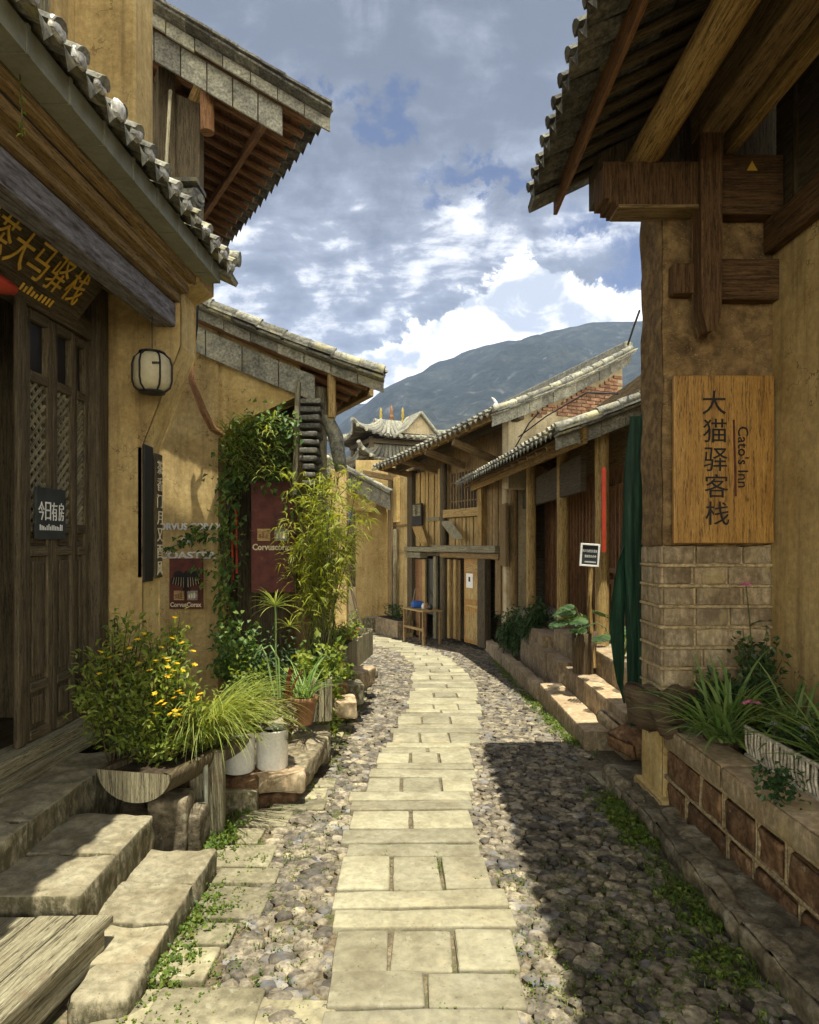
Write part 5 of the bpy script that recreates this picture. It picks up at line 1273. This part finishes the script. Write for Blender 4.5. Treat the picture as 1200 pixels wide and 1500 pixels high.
def flower_part(root, pts, m, r=.016, n=6, up=V((0,-.5,.7))):
    me = None
    for p in pts:
        if me is None:
            mb = MB()
            for k in range(n):
                a = 6.283*k/n; d = V((math.cos(a), math.sin(a)*.8-.25, .35)); mb.leaf(V(OFF[root.name]), d, r, r*.75, .1)
            o = part(mb, 'flower', M[m], root); me = o
        else: o = me.copy(); C.objects.link(o)
        o.location = p-OFF[root.name]; o.rotation_euler = (R_.uniform(-.4,.4), R_.uniform(-.4,.4), R_.uniform(0,6))

def trough():
    R = thing('log_trough', 'hollowed log trough with one cut end resting on the step and carried on posts', 'planter', V((-1.5, 3.7, -.2)))
    a, b = P(196, 1152, 3.55), P(322, 1092, 4.5); ax = (b-a); L = ax.length; ax.normalize(); sd = ax.cross(V((0,0,1))).normalized()
    mb = MB(); n = 14; prof = []
    for k in range(n+1):
        t = math.pi+math.pi*k/n; prof.append((math.cos(t)*.225, math.sin(t)*.17+.08))
    inner = [(x*.82, z*.82+.02) for x, z in prof[::-1]]; q = prof+inner; m = len(q)
    vs = [a+sd*x+V((0,0,z))+ax*(0 if j == 0 else L*j/6)+V((0,0,R_.uniform(-.004,.004))) for j in range(7) for x, z in q]
    fs = [(j*m+i, j*m+(i+1) % m, (j+1)*m+(i+1) % m, (j+1)*m+i) for j in range(6) for i in range(m)]
    mb.poly(vs, fs, True); part(mb, 'log_shell', M['wood_dk'], R)
    mb = MB(); e = [a+sd*x+V((0,0,z))-ax*.004 for x, z in prof]; mb.poly(e, [tuple(range(len(e)))]); part(mb, 'cut_end', M['wood_gy'], R)
    mb = MB(); s0 = [a+ax*.03+sd*x+V((0,0,.055)) for x in (-.19, .19)]; s1 = [b+sd*x+V((0,0,.055)) for x in (.19, -.19)]; mb.poly(s0+s1, [(0,1,2,3)]); part(mb, 'soil', M['soil'], R)
    for px, py0, py1, d, w in ((292,1125,1200,3.95,.10), (318,1100,1215,4.0,.09), (252,1165,1240,3.7,.2), (282,1185,1245,3.75,.13)):
        p0, p1 = P(px, py1, d), P(px, py0, d); mb = MB()
        if w > .11: mb.block((p0+p1)/2, (w, .2, (p1-p0).length), .1, .04, .014, .014, 9); part(mb, 'support_stone', M['stone_dk'], R)
        else: mb.bx(p0.x-w/2, p0.x+w/2, d-.03, d+.03, gz(d)-.05, p1.z); part(mb, 'support_post', M['wood_gy'], R, .005)
    mb = MB(); mb.tube([P(301,1120,3.9), P(302,1208,3.9)], .016, 8); solo(mb, 'drain_pipe', M['steel'], 'thin grey pipe standing beside the posts of the log trough', 'pipe')
trough()
def left_plants():
    # yellow flowering bush
    c = P(178, 985, 3.95); R = thing('yellow_flower_bush', 'leafy bush with small yellow flowers growing in the log trough', 'plant', P(200, 1130, 3.95))
    mb, st = MB(), MB(); rnd = random.getstate()
    bush(mb, st, P(175, 1005, 3.95), V((.25, .2, .50)), 80, 34, .056, .024)
    bush(mb, st, P(240, 1045, 3.9), V((.27, .2, .36)), 90, 36, .05, .023)
    bush(mb, st, P(245, 960, 4.1), V((.15, .15, .30)), 30, 24, .044, .02)
    part(mb, 'foliage', M['leaf'], R); part(st, 'stems', M['bark'], R)
    pts = [P(R_.uniform(140, 265), R_.uniform(905, 1000), R_.uniform(3.68, 3.9)) for i in range(16)]+[P(R_.uniform(225, 300), R_.uniform(940, 1060), R_.uniform(3.62, 3.75)) for i in range(26)]
    flower_part(R, pts, 'yellow', .021)
    # fountain grass
    b = P(296, 1098, 4.2); mb = MB()
    for i in range(330):
        a = R_.uniform(-1.5, 1.1); mb.blade(b+V((R_.gauss(0,.04), R_.gauss(0,.05), 0)), V((math.cos(a)*.62, math.sin(a)*.55, R_.uniform(.55, 1.3))), R_.uniform(.45, .9), .0075, R_.uniform(1.0, 1.9), 8)
    solo(mb, 'fountain_grass', M['lemon'], 'bright arching clump of fountain grass behind the yellow flowers', 'plant')
    # white buckets
    def bucket(c, label):
        R = thing('white_bucket', label, 'bucket', c, 'white buckets'); mb = MB()
        h = .275; mb.lathe(c, [(.104,0),(.11,.01),(.111,h-.012),(.117,h-.01),(.117,h),(.107,h),(.105,h-.04)], 28); part(mb, 'shell', M['white'], R)
        mb = MB(); mb.lathe(c, [(.0,h-.045),(.105,h-.04)], 20); part(mb, 'soil', M['soil'], R); return c+V((0,0,h))
    def set_bucket(px, py, d, lab): return bucket(P(px, py, d), lab)
    B1 = set_bucket(350, 1128, 4.52, 'white bucket half hidden under the fountain grass'); B2 = set_bucket(399, 1123, 4.6, 'white bucket planted with a purple and green succulent')
    mb = MB()
    for i in range(58):
        t = rv(-.2,1).normalized(); c = B2+V((t.x*.15, t.y*.13, t.z*.16+.02))
        for k in range(14): a = k*2.4; mb.leaf(c, (V((math.cos(a), math.sin(a), .2))+t*(.3+.08*k)), .055-.0015*k, .026, -.1)
    solo(mb, 'rosette_succulent', M['purple'], 'purple green rosette succulent spilling over the second white bucket', 'plant')
    b = P(350, 1062, 4.5); mb = MB()
    bush(mb, None, b+V((0,0,.08)), V((.2,.16,.26)), 40, 20, .055, .024); solo(mb, 'bucket_herb', M['leaf'], 'loose leafy herb in the half hidden white bucket', 'plant')
    # papyrus
    R = thing('papyrus', 'tall thin papyrus with a drooping tuft behind the white buckets', 'plant', P(408, 1035, 4.9)); mb = MB()
    for pts in ([(408,1035),(404,960),(404,900),(403,885)], [(411,1035),(408,965),(396,945),(378,955)], [(405,1035),(390,960),(383,945),(372,965)]): mb.tube([P(x, y, 4.9) for x, y in pts], .008, 5, False)
    part(mb, 'stem', M['strap'], R); mb = MB()
    for (x, y, n, l) in ((403,888,44,.24), (424,918,20,.16)):
        for i in range(n): mb.blade(P(x, y, 4.9), rv(-.1, 1.1), l*R_.uniform(.6,1.1), .008, .9, 5)
    part(mb, 'tuft', M['lemon'], R)
    # red leaved cordyline in a clay pot
    def pot(c, r, h, label, m='terra'):
        R = thing('clay_pot', label, 'flower pot', c); mb = MB()
        mb.lathe(c, [(r*.62,0),(r*.9,h*.8),(r*1.02,h*.8),(r*1.05,h),(r*.9,h),(r*.88,h*.9)], 18); part(mb, 'shell', M[m], R)
        mb = MB(); mb.lathe(c, [(0,h*.92),(r*.88,h*.9)], 14); part(mb, 'soil', M['soil'], R); return c+V((0,0,h))
    t = pot(P(445, 1060, 5.2), .11, .22, 'terracotta pot leaning out behind the second white bucket')
    mb = MB()
    for i in range(60): mb.blade(t+V((R_.gauss(0,.03), R_.gauss(0,.03), -.02)), rv(.4, 1.6), R_.uniform(.25,.5), .012, .7, 6)
    solo(mb, 'grassy_plant', M['strap'], 'dark grassy plant in the terracotta pot behind the white bucket', 'plant')
    mb = MB(); b = P(420, 1030, 5.0)
    for i in range(7): mb.blade(b+rv(0,0)*.02, V((R_.uniform(-.2,.5), R_.uniform(-.3,.3), 1.5)), R_.uniform(.2,.34), .045, .15, 5)
    solo(mb, 'cordyline', M['redleaf'], 'upright red leaved cordyline beside the papyrus stem', 'plant')
    # planter box of boards, then the long log box farther up
    def plank_box(c, w, l, h, rz, label, n=5):
        R = thing('plank_box', label, 'planter', c, None); rt = Matrix.Rotation(rz, 3, 'Z')
        def t(x, y, z): return c+rt@V((x, y, z))
        mb = MB()
        for i in range(n):
            x = -w/2+w*i/n; mb.bx(x+.004, x+w/n-.004, -l/2-.02, -l/2, 0, h*R_.uniform(.93,1.05), t); mb.bx(x+.004, x+w/n-.004, l/2, l/2+.02, 0, h, t)
        m = max(3, int(l/.09))
        for i in range(m):
            y = -l/2+l*i/m
            for s_ in (-1, 1): mb.bx(s_*w/2-.01, s_*w/2+.01, y+.004, y+l/m-.004, 0, h*R_.uniform(.93,1.05), t)
        part(mb, 'boards', M['wood_gy'], R); mb = MB(); mb.bx(-w/2+.012, w/2-.012, -l/2+.012, l/2-.012, .02, h*.88, t); part(mb, 'soil', M['soil'], R)
        return lambda x, y: t(x, y, h*.88)
    s = plank_box(P(463, 1048, 5.6), .26, .35, .34, .1, 'small upright plank box of pale boards behind the terracotta pot')
    mb = MB(); bush(mb, None, s(0,0)+V((.03,0,.14)), V((.26,.2,.24)), 26, 12, .075, .05, .3); solo(mb, 'box_plant', M['leaf'], 'broad leaved green plant over the small plank box', 'plant')
    s = plank_box(P(510, 972, 8.4), .34, 1.5, .36, -.14, 'long weathered plank trough at the far end of the left plants', 4)
    R = thing('trough_flowers', 'low flowering plants along the far plank trough', 'plant', s(0,0)); mb = MB()
    for y in (-.6, -.3, 0, .3): bush(mb, None, s(-.05, y)+V((0,0,.12)), V((.22,.18,.22)), 14, 12, .06, .035)
    part(mb, 'foliage', M['leaf'], R); flower_part(R, [s(R_.uniform(-.1,.2), R_.uniform(-.7,.2))+V((0,-.1,R_.uniform(.1,.3))) for i in range(6)], 'redleaf', .035)
    # rubble edging: stones under the pots
    for i, (px, py, d, sz, rz, m, lab) in enumerate((
        (408,1140,4.55,(.37,.24,.13),.08,'stone_pk','big yellowish stone block under the second white bucket'),
        (408,1165,4.6,(.26,.24,.1),.15,'stone_br','reddish stone under the yellowish block'),
        (438,1155,4.75,(.07,.12,.16),.1,'stone_pk','small upright pinkish stone at the corner of the block'),
        (345,1170,4.45,(.3,.28,.2),.2,'stone','rough low stone beneath the half hidden white bucket'),
        (350,1140,4.5,(.3,.26,.08),.0,'stone_br','flat reddish stone under the half hidden bucket'),
        (440,1110,5.0,(.3,.8,.16),-.1,'stone_dk','long dark kerb stone beside the second white bucket'),
        (455,1085,5.5,(.3,.5,.2),.1,'stone','rough kerb stone behind the long dark one'),
        (505,1035,6.6,(.22,.3,.16),.2,'stone_pk','pale rounded stone under the drooping twigs'),
        (512,1014,7.1,(.26,.3,.22),.3,'stone','pale block stone where the plants end by the cobbles'),
        (522,992,7.8,(.34,.42,.2),-.3,'stone_pk','large pale boulder block at the edge of the cobbles'),
        (498,1020,6.9,(.14,.14,.3),.1,'stone_br','dark upright stone between the pale blocks'),
        (534,985,8.4,(.3,.35,.1),.2,'stone','flat pale stone beyond the large boulder block'))):
        mb = MB(); mb.block(P(px, py, d), sz, rz, .03, .018, .016, 9, (R_.uniform(-.06,.06), R_.uniform(-.06,.06))); solo(mb, 'edging_stone', M[m], lab, 'stone', 'edging stones below the pots')
    mb = MB()
    for y in [4.6+.22*i for i in range(20)]:
        x = -1.22+.10*(y-4.6)+R_.uniform(-.03,.03); mb.block(V((x-.32, y, gz(y)+.02)), (.55, .25, .32+R_.uniform(-.05,.08)), R_.uniform(-.2,.2), .05, .05, .04, 7)
    solo(mb, 'rubble_bank', M['stone'], 'low rubble bank carrying the pots and plants along the left of the lane', 'stone bank')
    # medium plants filling the bank
    fills = [((365,1010,5.2),(.26,.2,.30),'leaf',.05,.022,'airy leafy plant with pale tips behind the fountain grass'),
             ((345,960,5.6),(.2,.2,.40),'ivy',.06,.04,'dark climbing plant at the foot of the ochre gable wall'),
             ((470,1000,6.0),(.28,.25,.26),'leaf',.07,.045,'round leaved plant in front of the bamboo stems'),
             ((440,985,6.4),(.3,.25,.45),'leaf_dk',.07,.03,'dark green shrub in the shade of the leafy doorway'),
             ((385,985,6.2),(.3,.2,.45),'leaf_dk',.06,.03,'dark low shrub beneath the tall maroon board'),
             ((490,985,7.2),(.22,.25,.22),'leaf',.06,.035,'low plant with light leaves beside the small plank box'),
             ((480,1060,5.7),(.09,.14,.22),'leaf',.05,.02,'drooping twiggy plant over the rough kerb stone')]
    for (p, r, m, L, W, lab) in fills:
        mb = MB(); bush(mb, None, P(*p), V(r), 40, 16, L, W); solo(mb, 'leafy_plant', M[m], lab, 'plant')
    R = thing('violet_flower', 'single violet flower on a thin plant beside the pale edging stones', 'flower', P(491, 1010, 6.5)); mb = MB(); mb.tube([P(489,1025,6.5), P(491,1003,6.5)], .006, 5); part(mb, 'stem', M['strap'], R)
    mb = MB()
    for k in range(9): a = k*.7; mb.leaf(P(491,1002,6.48), V((math.cos(a), -.4, math.sin(a))), .05, .04, 0)
    part(mb, 'petals', M['lilac'], R)
    # bamboo
    R = thing('bamboo', 'bright yellow green bamboo clump between the doorway and the lane', 'plant', P(475, 985, 6.6)); mb, st = MB(), MB()
    for i in range(26):
        b = P(R_.uniform(448, 492), 985, R_.uniform(6.3, 7.0)); tp = P(R_.gauss(474, 22), R_.uniform(668, 800), R_.uniform(6.2, 7.0))
        pts = [lerp(b, tp, t)+V((.05*math.sin(t*3+i), 0, 0)) for t in (0, .35, .7, 1)]; st.tube(pts, [.009,.008,.005,.002], 5, False)
        for k in range(44):
            t = R_.uniform(.28, 1.0)**.8; j = min(2, int(t*3)); p = lerp(pts[j], pts[j+1], t*3-j)+V((R_.gauss(0,.085), R_.gauss(0,.085), R_.gauss(0,.05)))
            d = rv(-.5, .5); 
            for q in range(4): mb.leaf(p, d+rv(-.6,.5)*.7, R_.uniform(.07,.15), .014, .35, .1)
    for (x, y) in ((540,742), (528,775), (505,740), (530,690), (512,800)):
        q = P(x, y, 6.6); st.tube([P(485, y+50, 6.6), q], [.005,.002], 4, False)
        for k in range(22):
            p = lerp(P(485, y+50, 6.6), q, R_.random())
            for j in range(2): mb.leaf(p+rv()*.04, V((1, R_.uniform(-.8,.8), R_.uniform(-.6,.5)))+rv()*.5, R_.uniform(.08,.15), .014, .35, .1)
    part(mb, 'foliage', M['bamboo'], R); part(st, 'stems', M['stem'], R)
    # ivy on the doorway post and hanging from the eave
    R = thing('ivy', 'ivy climbing the doorway post of the corner house and hanging from its eave', 'plant', P(338, 950, 6.7)); mb, st = MB(), MB(); wt = MB()
    path = [(330,960),(336,900),(334,840),(332,780),(336,720),(340,670),(350,640),(375,625),(400,618),(425,625)]
    for s_ in range(7):
        pts = [P(x+R_.gauss(0,5), y+R_.gauss(0,5), 6.72+R_.uniform(-.1,.05)) for x, y in path]; st.tube(pts, .008, 5, False)
    for i in range(800):
        k = R_.randrange(len(path)-1); t = R_.random(); x, y = lerp(path[k][0], path[k+1][0], t), lerp(path[k][1], path[k+1][1], t)
        sp = 11 if y > 650 else 13
        mb.leaf(P(x+R_.gauss(0,sp), y+R_.gauss(0, 9 if y > 650 else 14), 6.68+R_.uniform(-.16,.05)), V((R_.uniform(-1,1), -1, R_.uniform(-1.2,.3))), R_.uniform(.05,.09), R_.uniform(.04,.07), .2)
    for (x0, y0, y1, n) in ((395,630,720,70), (412,628,705,90), (425,625,760,60), (380,640,700,60), (352,650,720,80), (268,785,800,40), (290,770,790,60), (245,800,805,26), (300,780,860,40)):
        for i in range(n): mb.leaf(P(x0+R_.gauss(0,8), R_.uniform(y0, y1), 6.72+R_.uniform(-.08,.04)), V((R_.uniform(-1,1), -1, R_.uniform(-1.2,.1))), R_.uniform(.05,.08), R_.uniform(.035,.06), .2)
    for i in range(300):
        x = R_.uniform(322, 402); y = R_.uniform(612, 700) if x > 345 else R_.uniform(620, 680)
        wt.blade(P(x, y, 6.6+R_.uniform(-.1,.05)), V((R_.uniform(-.6,1), -.6, R_.uniform(-.1,.7))), R_.uniform(.12,.24), .014, 1.3, 5)
    part(mb, 'foliage', M['ivy'], R); part(st, 'stems', M['bark'], R); part(wt, 'pale_shoots', M['lemon'], R)
    mb = MB()
    for i in range(60): mb.leaf(P(330+R_.gauss(0,6), R_.uniform(860, 960), 6.5), V((R_.uniform(-1,1), -1, R_.uniform(-.6,.6))), .07, .04)
    solo(mb, 'young_ivy', M['lemon'], 'pale young ivy shoots low on the doorway post', 'plant')
    # hanging creeper at the tea house eave
    R = thing('hanging_creeper', 'thin creeper hanging over the tea house gutter in the top corner', 'plant', P(30, 60, 3.1)); mb, st = MB(), MB()
    for pts in ([(10,0),(22,18),(35,45),(45,76)], [(26,70),(30,120),(32,165),(33,200)], [(5,10),(20,20),(18,70)]):
        q = [P(x, y, 2.62) for x, y in pts]; st.tube(q, .003, 4, False)
        for a, b in zip(q, q[1:]):
            for k in range(5): mb.leaf(lerp(a, b, R_.random()), rv(-.6,.4), .03, .018)
    part(mb, 'foliage', M['lemon'], R); part(st, 'stems', M['stem'], R)
left_plants()

# ------------------------------------------------------------------ plants, right
def right_plants():
    def strap(c, n, L, W, label, up=(.35, 1.3), m='strap', sp=.05):
        mb = MB()
        for i in range(n): mb.blade(c+V((R_.gauss(0,sp), R_.gauss(0,sp), 0)), V((R_.uniform(-1,1), R_.uniform(-1,1), R_.uniform(*up))), L*R_.uniform(.6,1.15), W*R_.uniform(.7,1.2), R_.uniform(.5,1.0), 7)
        return solo(mb, 'strap_leaf_plant', M[m], label, 'plant')
    z = .33
    strap(V((1.87, 3.86, z+.10)), 120, .58, .026, 'big fountain of strap leaves at the pier end of the brown planter')
    strap(V((2.24, 3.72, z+.12)), 60, .5, .03, 'strap leaved plant growing behind the white basket trough')
    strap(V((2.10, 3.1, z+.14)), 80, .56, .03, 'strap leaved plant at the near end of the white basket trough')
    # succulent column
    R = thing('succulent', 'pale green stacked succulent between the strap leaves', 'plant', V((2.0, 3.78, z))); mb = MB()
    for i in range(24):
        for k in range(10):
            a = k*.628+i*.3; mb.leaf(V((2.0, 3.78, z+.06+.0125*i)), V((math.cos(a), math.sin(a), .15)), .085-.0012*i, .034, -.15)
    part(mb, 'leaves', M['leaf'], R)
    # dark geranium shrub with pink flowers
    R = thing('geranium', 'dark geranium shrub with pink flowers against the brick pier', 'plant', V((2.1, 4.15, z))); mb, st = MB(), MB()
    bush(mb, st, V((1.98, 4.13, .56)), V((.26,.14,.25)), 50, 18, .065, .052); bush(mb, st, V((2.22, 4.12, .72)), V((.2,.13,.38)), 44, 15, .052, .038)
    st.tube([V((2.2,4.1,.4)), P(1098, 905, 4.1), P(1093, 858, 4.1)], .004, 5)
    part(mb, 'foliage', M['leaf_dk'], R); part(st, 'stems', M['stem'], R)
    flower_part(R, [P(1091, 857, 4.07), P(1094, 858, 4.09), P(1094, 1031, 3.7), P(1108, 1031, 3.68), P(1100, 1030, 3.69)], 'pink', .036)
    # white basket trough
    R = thing('basket_trough', 'white woven basket trough standing on the planter coping', 'planter', V((1.99, 3.4, .38))); mb = MB()
    x0, x1, y0, y1, z0, z1 = 1.93, 2.14, 2.86, 3.72, .375, .545; mb.bx(x0+.01, x1-.01, y0+.01, y1-.01, z0, z1-.03); part(mb, 'liner', M['wood_gy'], R)
    mb = MB(); k = 27
    for i in range(k):
        y = lerp(y0, y1, (i+.5)/k); mb.tube([V((x0+.012, y, z0)), V((x0-.006+.004*(i % 2), y+.004, (z0+z1)/2)), V((x0-.004, y+R_.uniform(-.012,.012), z1+.01))], .0075, 6, True)
    for i in range(10): x = lerp(x0, x1, (i+.5)/10); mb.tube([V((x, y0+.006, z0)), V((x, y0-.006, z1))], .009, 6)
    for q in ([V((x0,y0,z1)), V((x0,y1,z1))], [V((x0,y0,z0+.01)), V((x0,y1,z0+.01))], [V((x0,y0,z1)), V((x1,y0,z1))]): mb.tube(q, .012, 6)
    part(mb, 'woven_stakes', M['wicker'], R)
    mb = MB(); mb.bx(x0+.012, x1-.012, y0+.012, y1-.012, z1-.03, z1-.018); part(mb, 'soil', M['soil'], R)
    R = thing('trough_violets', 'dark leaves and small violet flowers in the white basket trough', 'plant', V((2.03, 3.3, .53))); mb = MB()
    bush(mb, None, V((2.05, 3.3, .58)), V((.12,.42,.09)), 30, 12, .05, .03); part(mb, 'foliage', M['leaf_dk'], R)
    flower_part(R, [V((2.0, R_.uniform(3.0,3.6), R_.uniform(.58,.66))) for i in range(7)], 'lilac', .026)
    # small dark clump on the coping, clay pot, dark pot
    mb = MB(); bush(mb, None, P(1135, 1150, 3.05)+V((0,0,.02)), V((.10,.10,.07)), 16, 14, .035, .028); solo(mb, 'stonecrop', M['leaf_dk'], 'small dark stonecrop clump on the edge of the planter coping', 'plant')
    c = V((1.93, 3.98, .325)); R = thing('dark_pot', 'dark low flower pot under the big strap leaved plant', 'flower pot', c); mb = MB(); mb.lathe(c, [(.1,0),(.13,.13),(.14,.13),(.14,.15),(.12,.15)], 18); part(mb, 'shell', M['wood_dk'], R)
    mb = MB(); bush(mb, None, V((1.83, 4.0, .27)), V((.05,.1,.12)), 8, 10, .07, .035, -.4, .6); solo(mb, 'trailing_leaves', M['leaf_dk'], 'trailing leaves hanging over the coping below the strap leaves', 'plant')
    # old log set through the pier foot
    mb = MB(); c = P(946, 1030, 4.62); d = V((1.86, 4.30, .48)); mb.block(V((1.72, 4.42, .49)), (.26, .44, .24), .35, .025, .07, .06, 8); solo(mb, 'log_stump', M['bark'], 'dark rotten log stump lying against the corner of the pier', 'log')
    # monsteras on the porch steps
    def monstera(c, n, R0, label):
        R = thing('monstera', label, 'plant', c); mb, st = MB(), MB()
        for i in range(n):
            a = R_.uniform(0, 6.28); h = R_.uniform(.12, .45); r = R0*R_.uniform(.5, 1); p = c+V((math.cos(a)*r, math.sin(a)*r, h)); st.tube([c, lerp(c, p, .6)+V((0,0,.1)), p], .007, 5, False)
            d = V((math.cos(a), math.sin(a)-.3, -.35)).normalized(); s = d.cross(V((0,0,1))).normalized(); nn = s.cross(d); L = R_.uniform(.15,.25)
            for k in range(6):                  # lobes along the rib, gaps between them
                t = k/6; w = L*.52*math.sin(math.pi*(.18+.8*t))**.7
                for sg in (-1, 1):
                    q0 = p+d*(L*t); q1 = q0+d*(L*.155)
                    mb.poly([q0, q0+s*sg*w+d*L*.07-nn*.15*w, q0+s*sg*w*.93+d*L*.18-nn*.2*w, q1], [(0,1,2,3)])
            mb.poly([p+d*L*.95-s*.02, p+d*L*.95+s*.02, p+d*L*1.12-nn*.02], [(0,1,2)])
        part(mb, 'leaves', M['leaf_dk'], R); part(st, 'stems', M['stem'], R)
    monstera(V((1.98, 7.35, .53)), 14, .27, 'split leaved plant growing from the dark log planter')
    monstera(V((2.15, 6.6, .40)), 13, .30, 'split leaved plant on the top step beside the green tarpaulin')
    for (c, r, lab) in ((P(752, 905, 11.2)+V((0,0,-.2)), (.32,.5,.42), 'dark glossy shrub against the foot of the pale plaster wing wall'), (P(785, 898, 10.2)+V((0,0,-.12)), (.3,.4,.36), 'dark glossy shrub between the wing wall and the split leaved plant')):
        mb = MB(); bush(mb, None, c, V(r), 60, 18, .13, .045, .3, .5, .1); solo(mb, 'glossy_shrub', M['leaf_dk'], lab, 'shrub')
right_plants()

# ------------------------------------------------------------------ the air between here and the mountains
def haze():
    mb = MB(); mb.bx(-3200, 3200, -320, 3300, -40, 950); o = struct(mb, 'haze', None, 'stuff'); o.data.materials.clear()
    m = bpy.data.materials.new('haze_air'); m.use_nodes = True; T = NT(m.node_tree)
    v = T.n('ShaderNodeVolumePrincipled'); v.inputs['Color'].default_value = (.46, .62, 1.0, 1); v.inputs['Density'].default_value = .00014
    out = T.n('ShaderNodeOutputMaterial'); T.t.links.new(v.outputs[0], out.inputs['Volume']); o.data.materials.append(m)
haze()
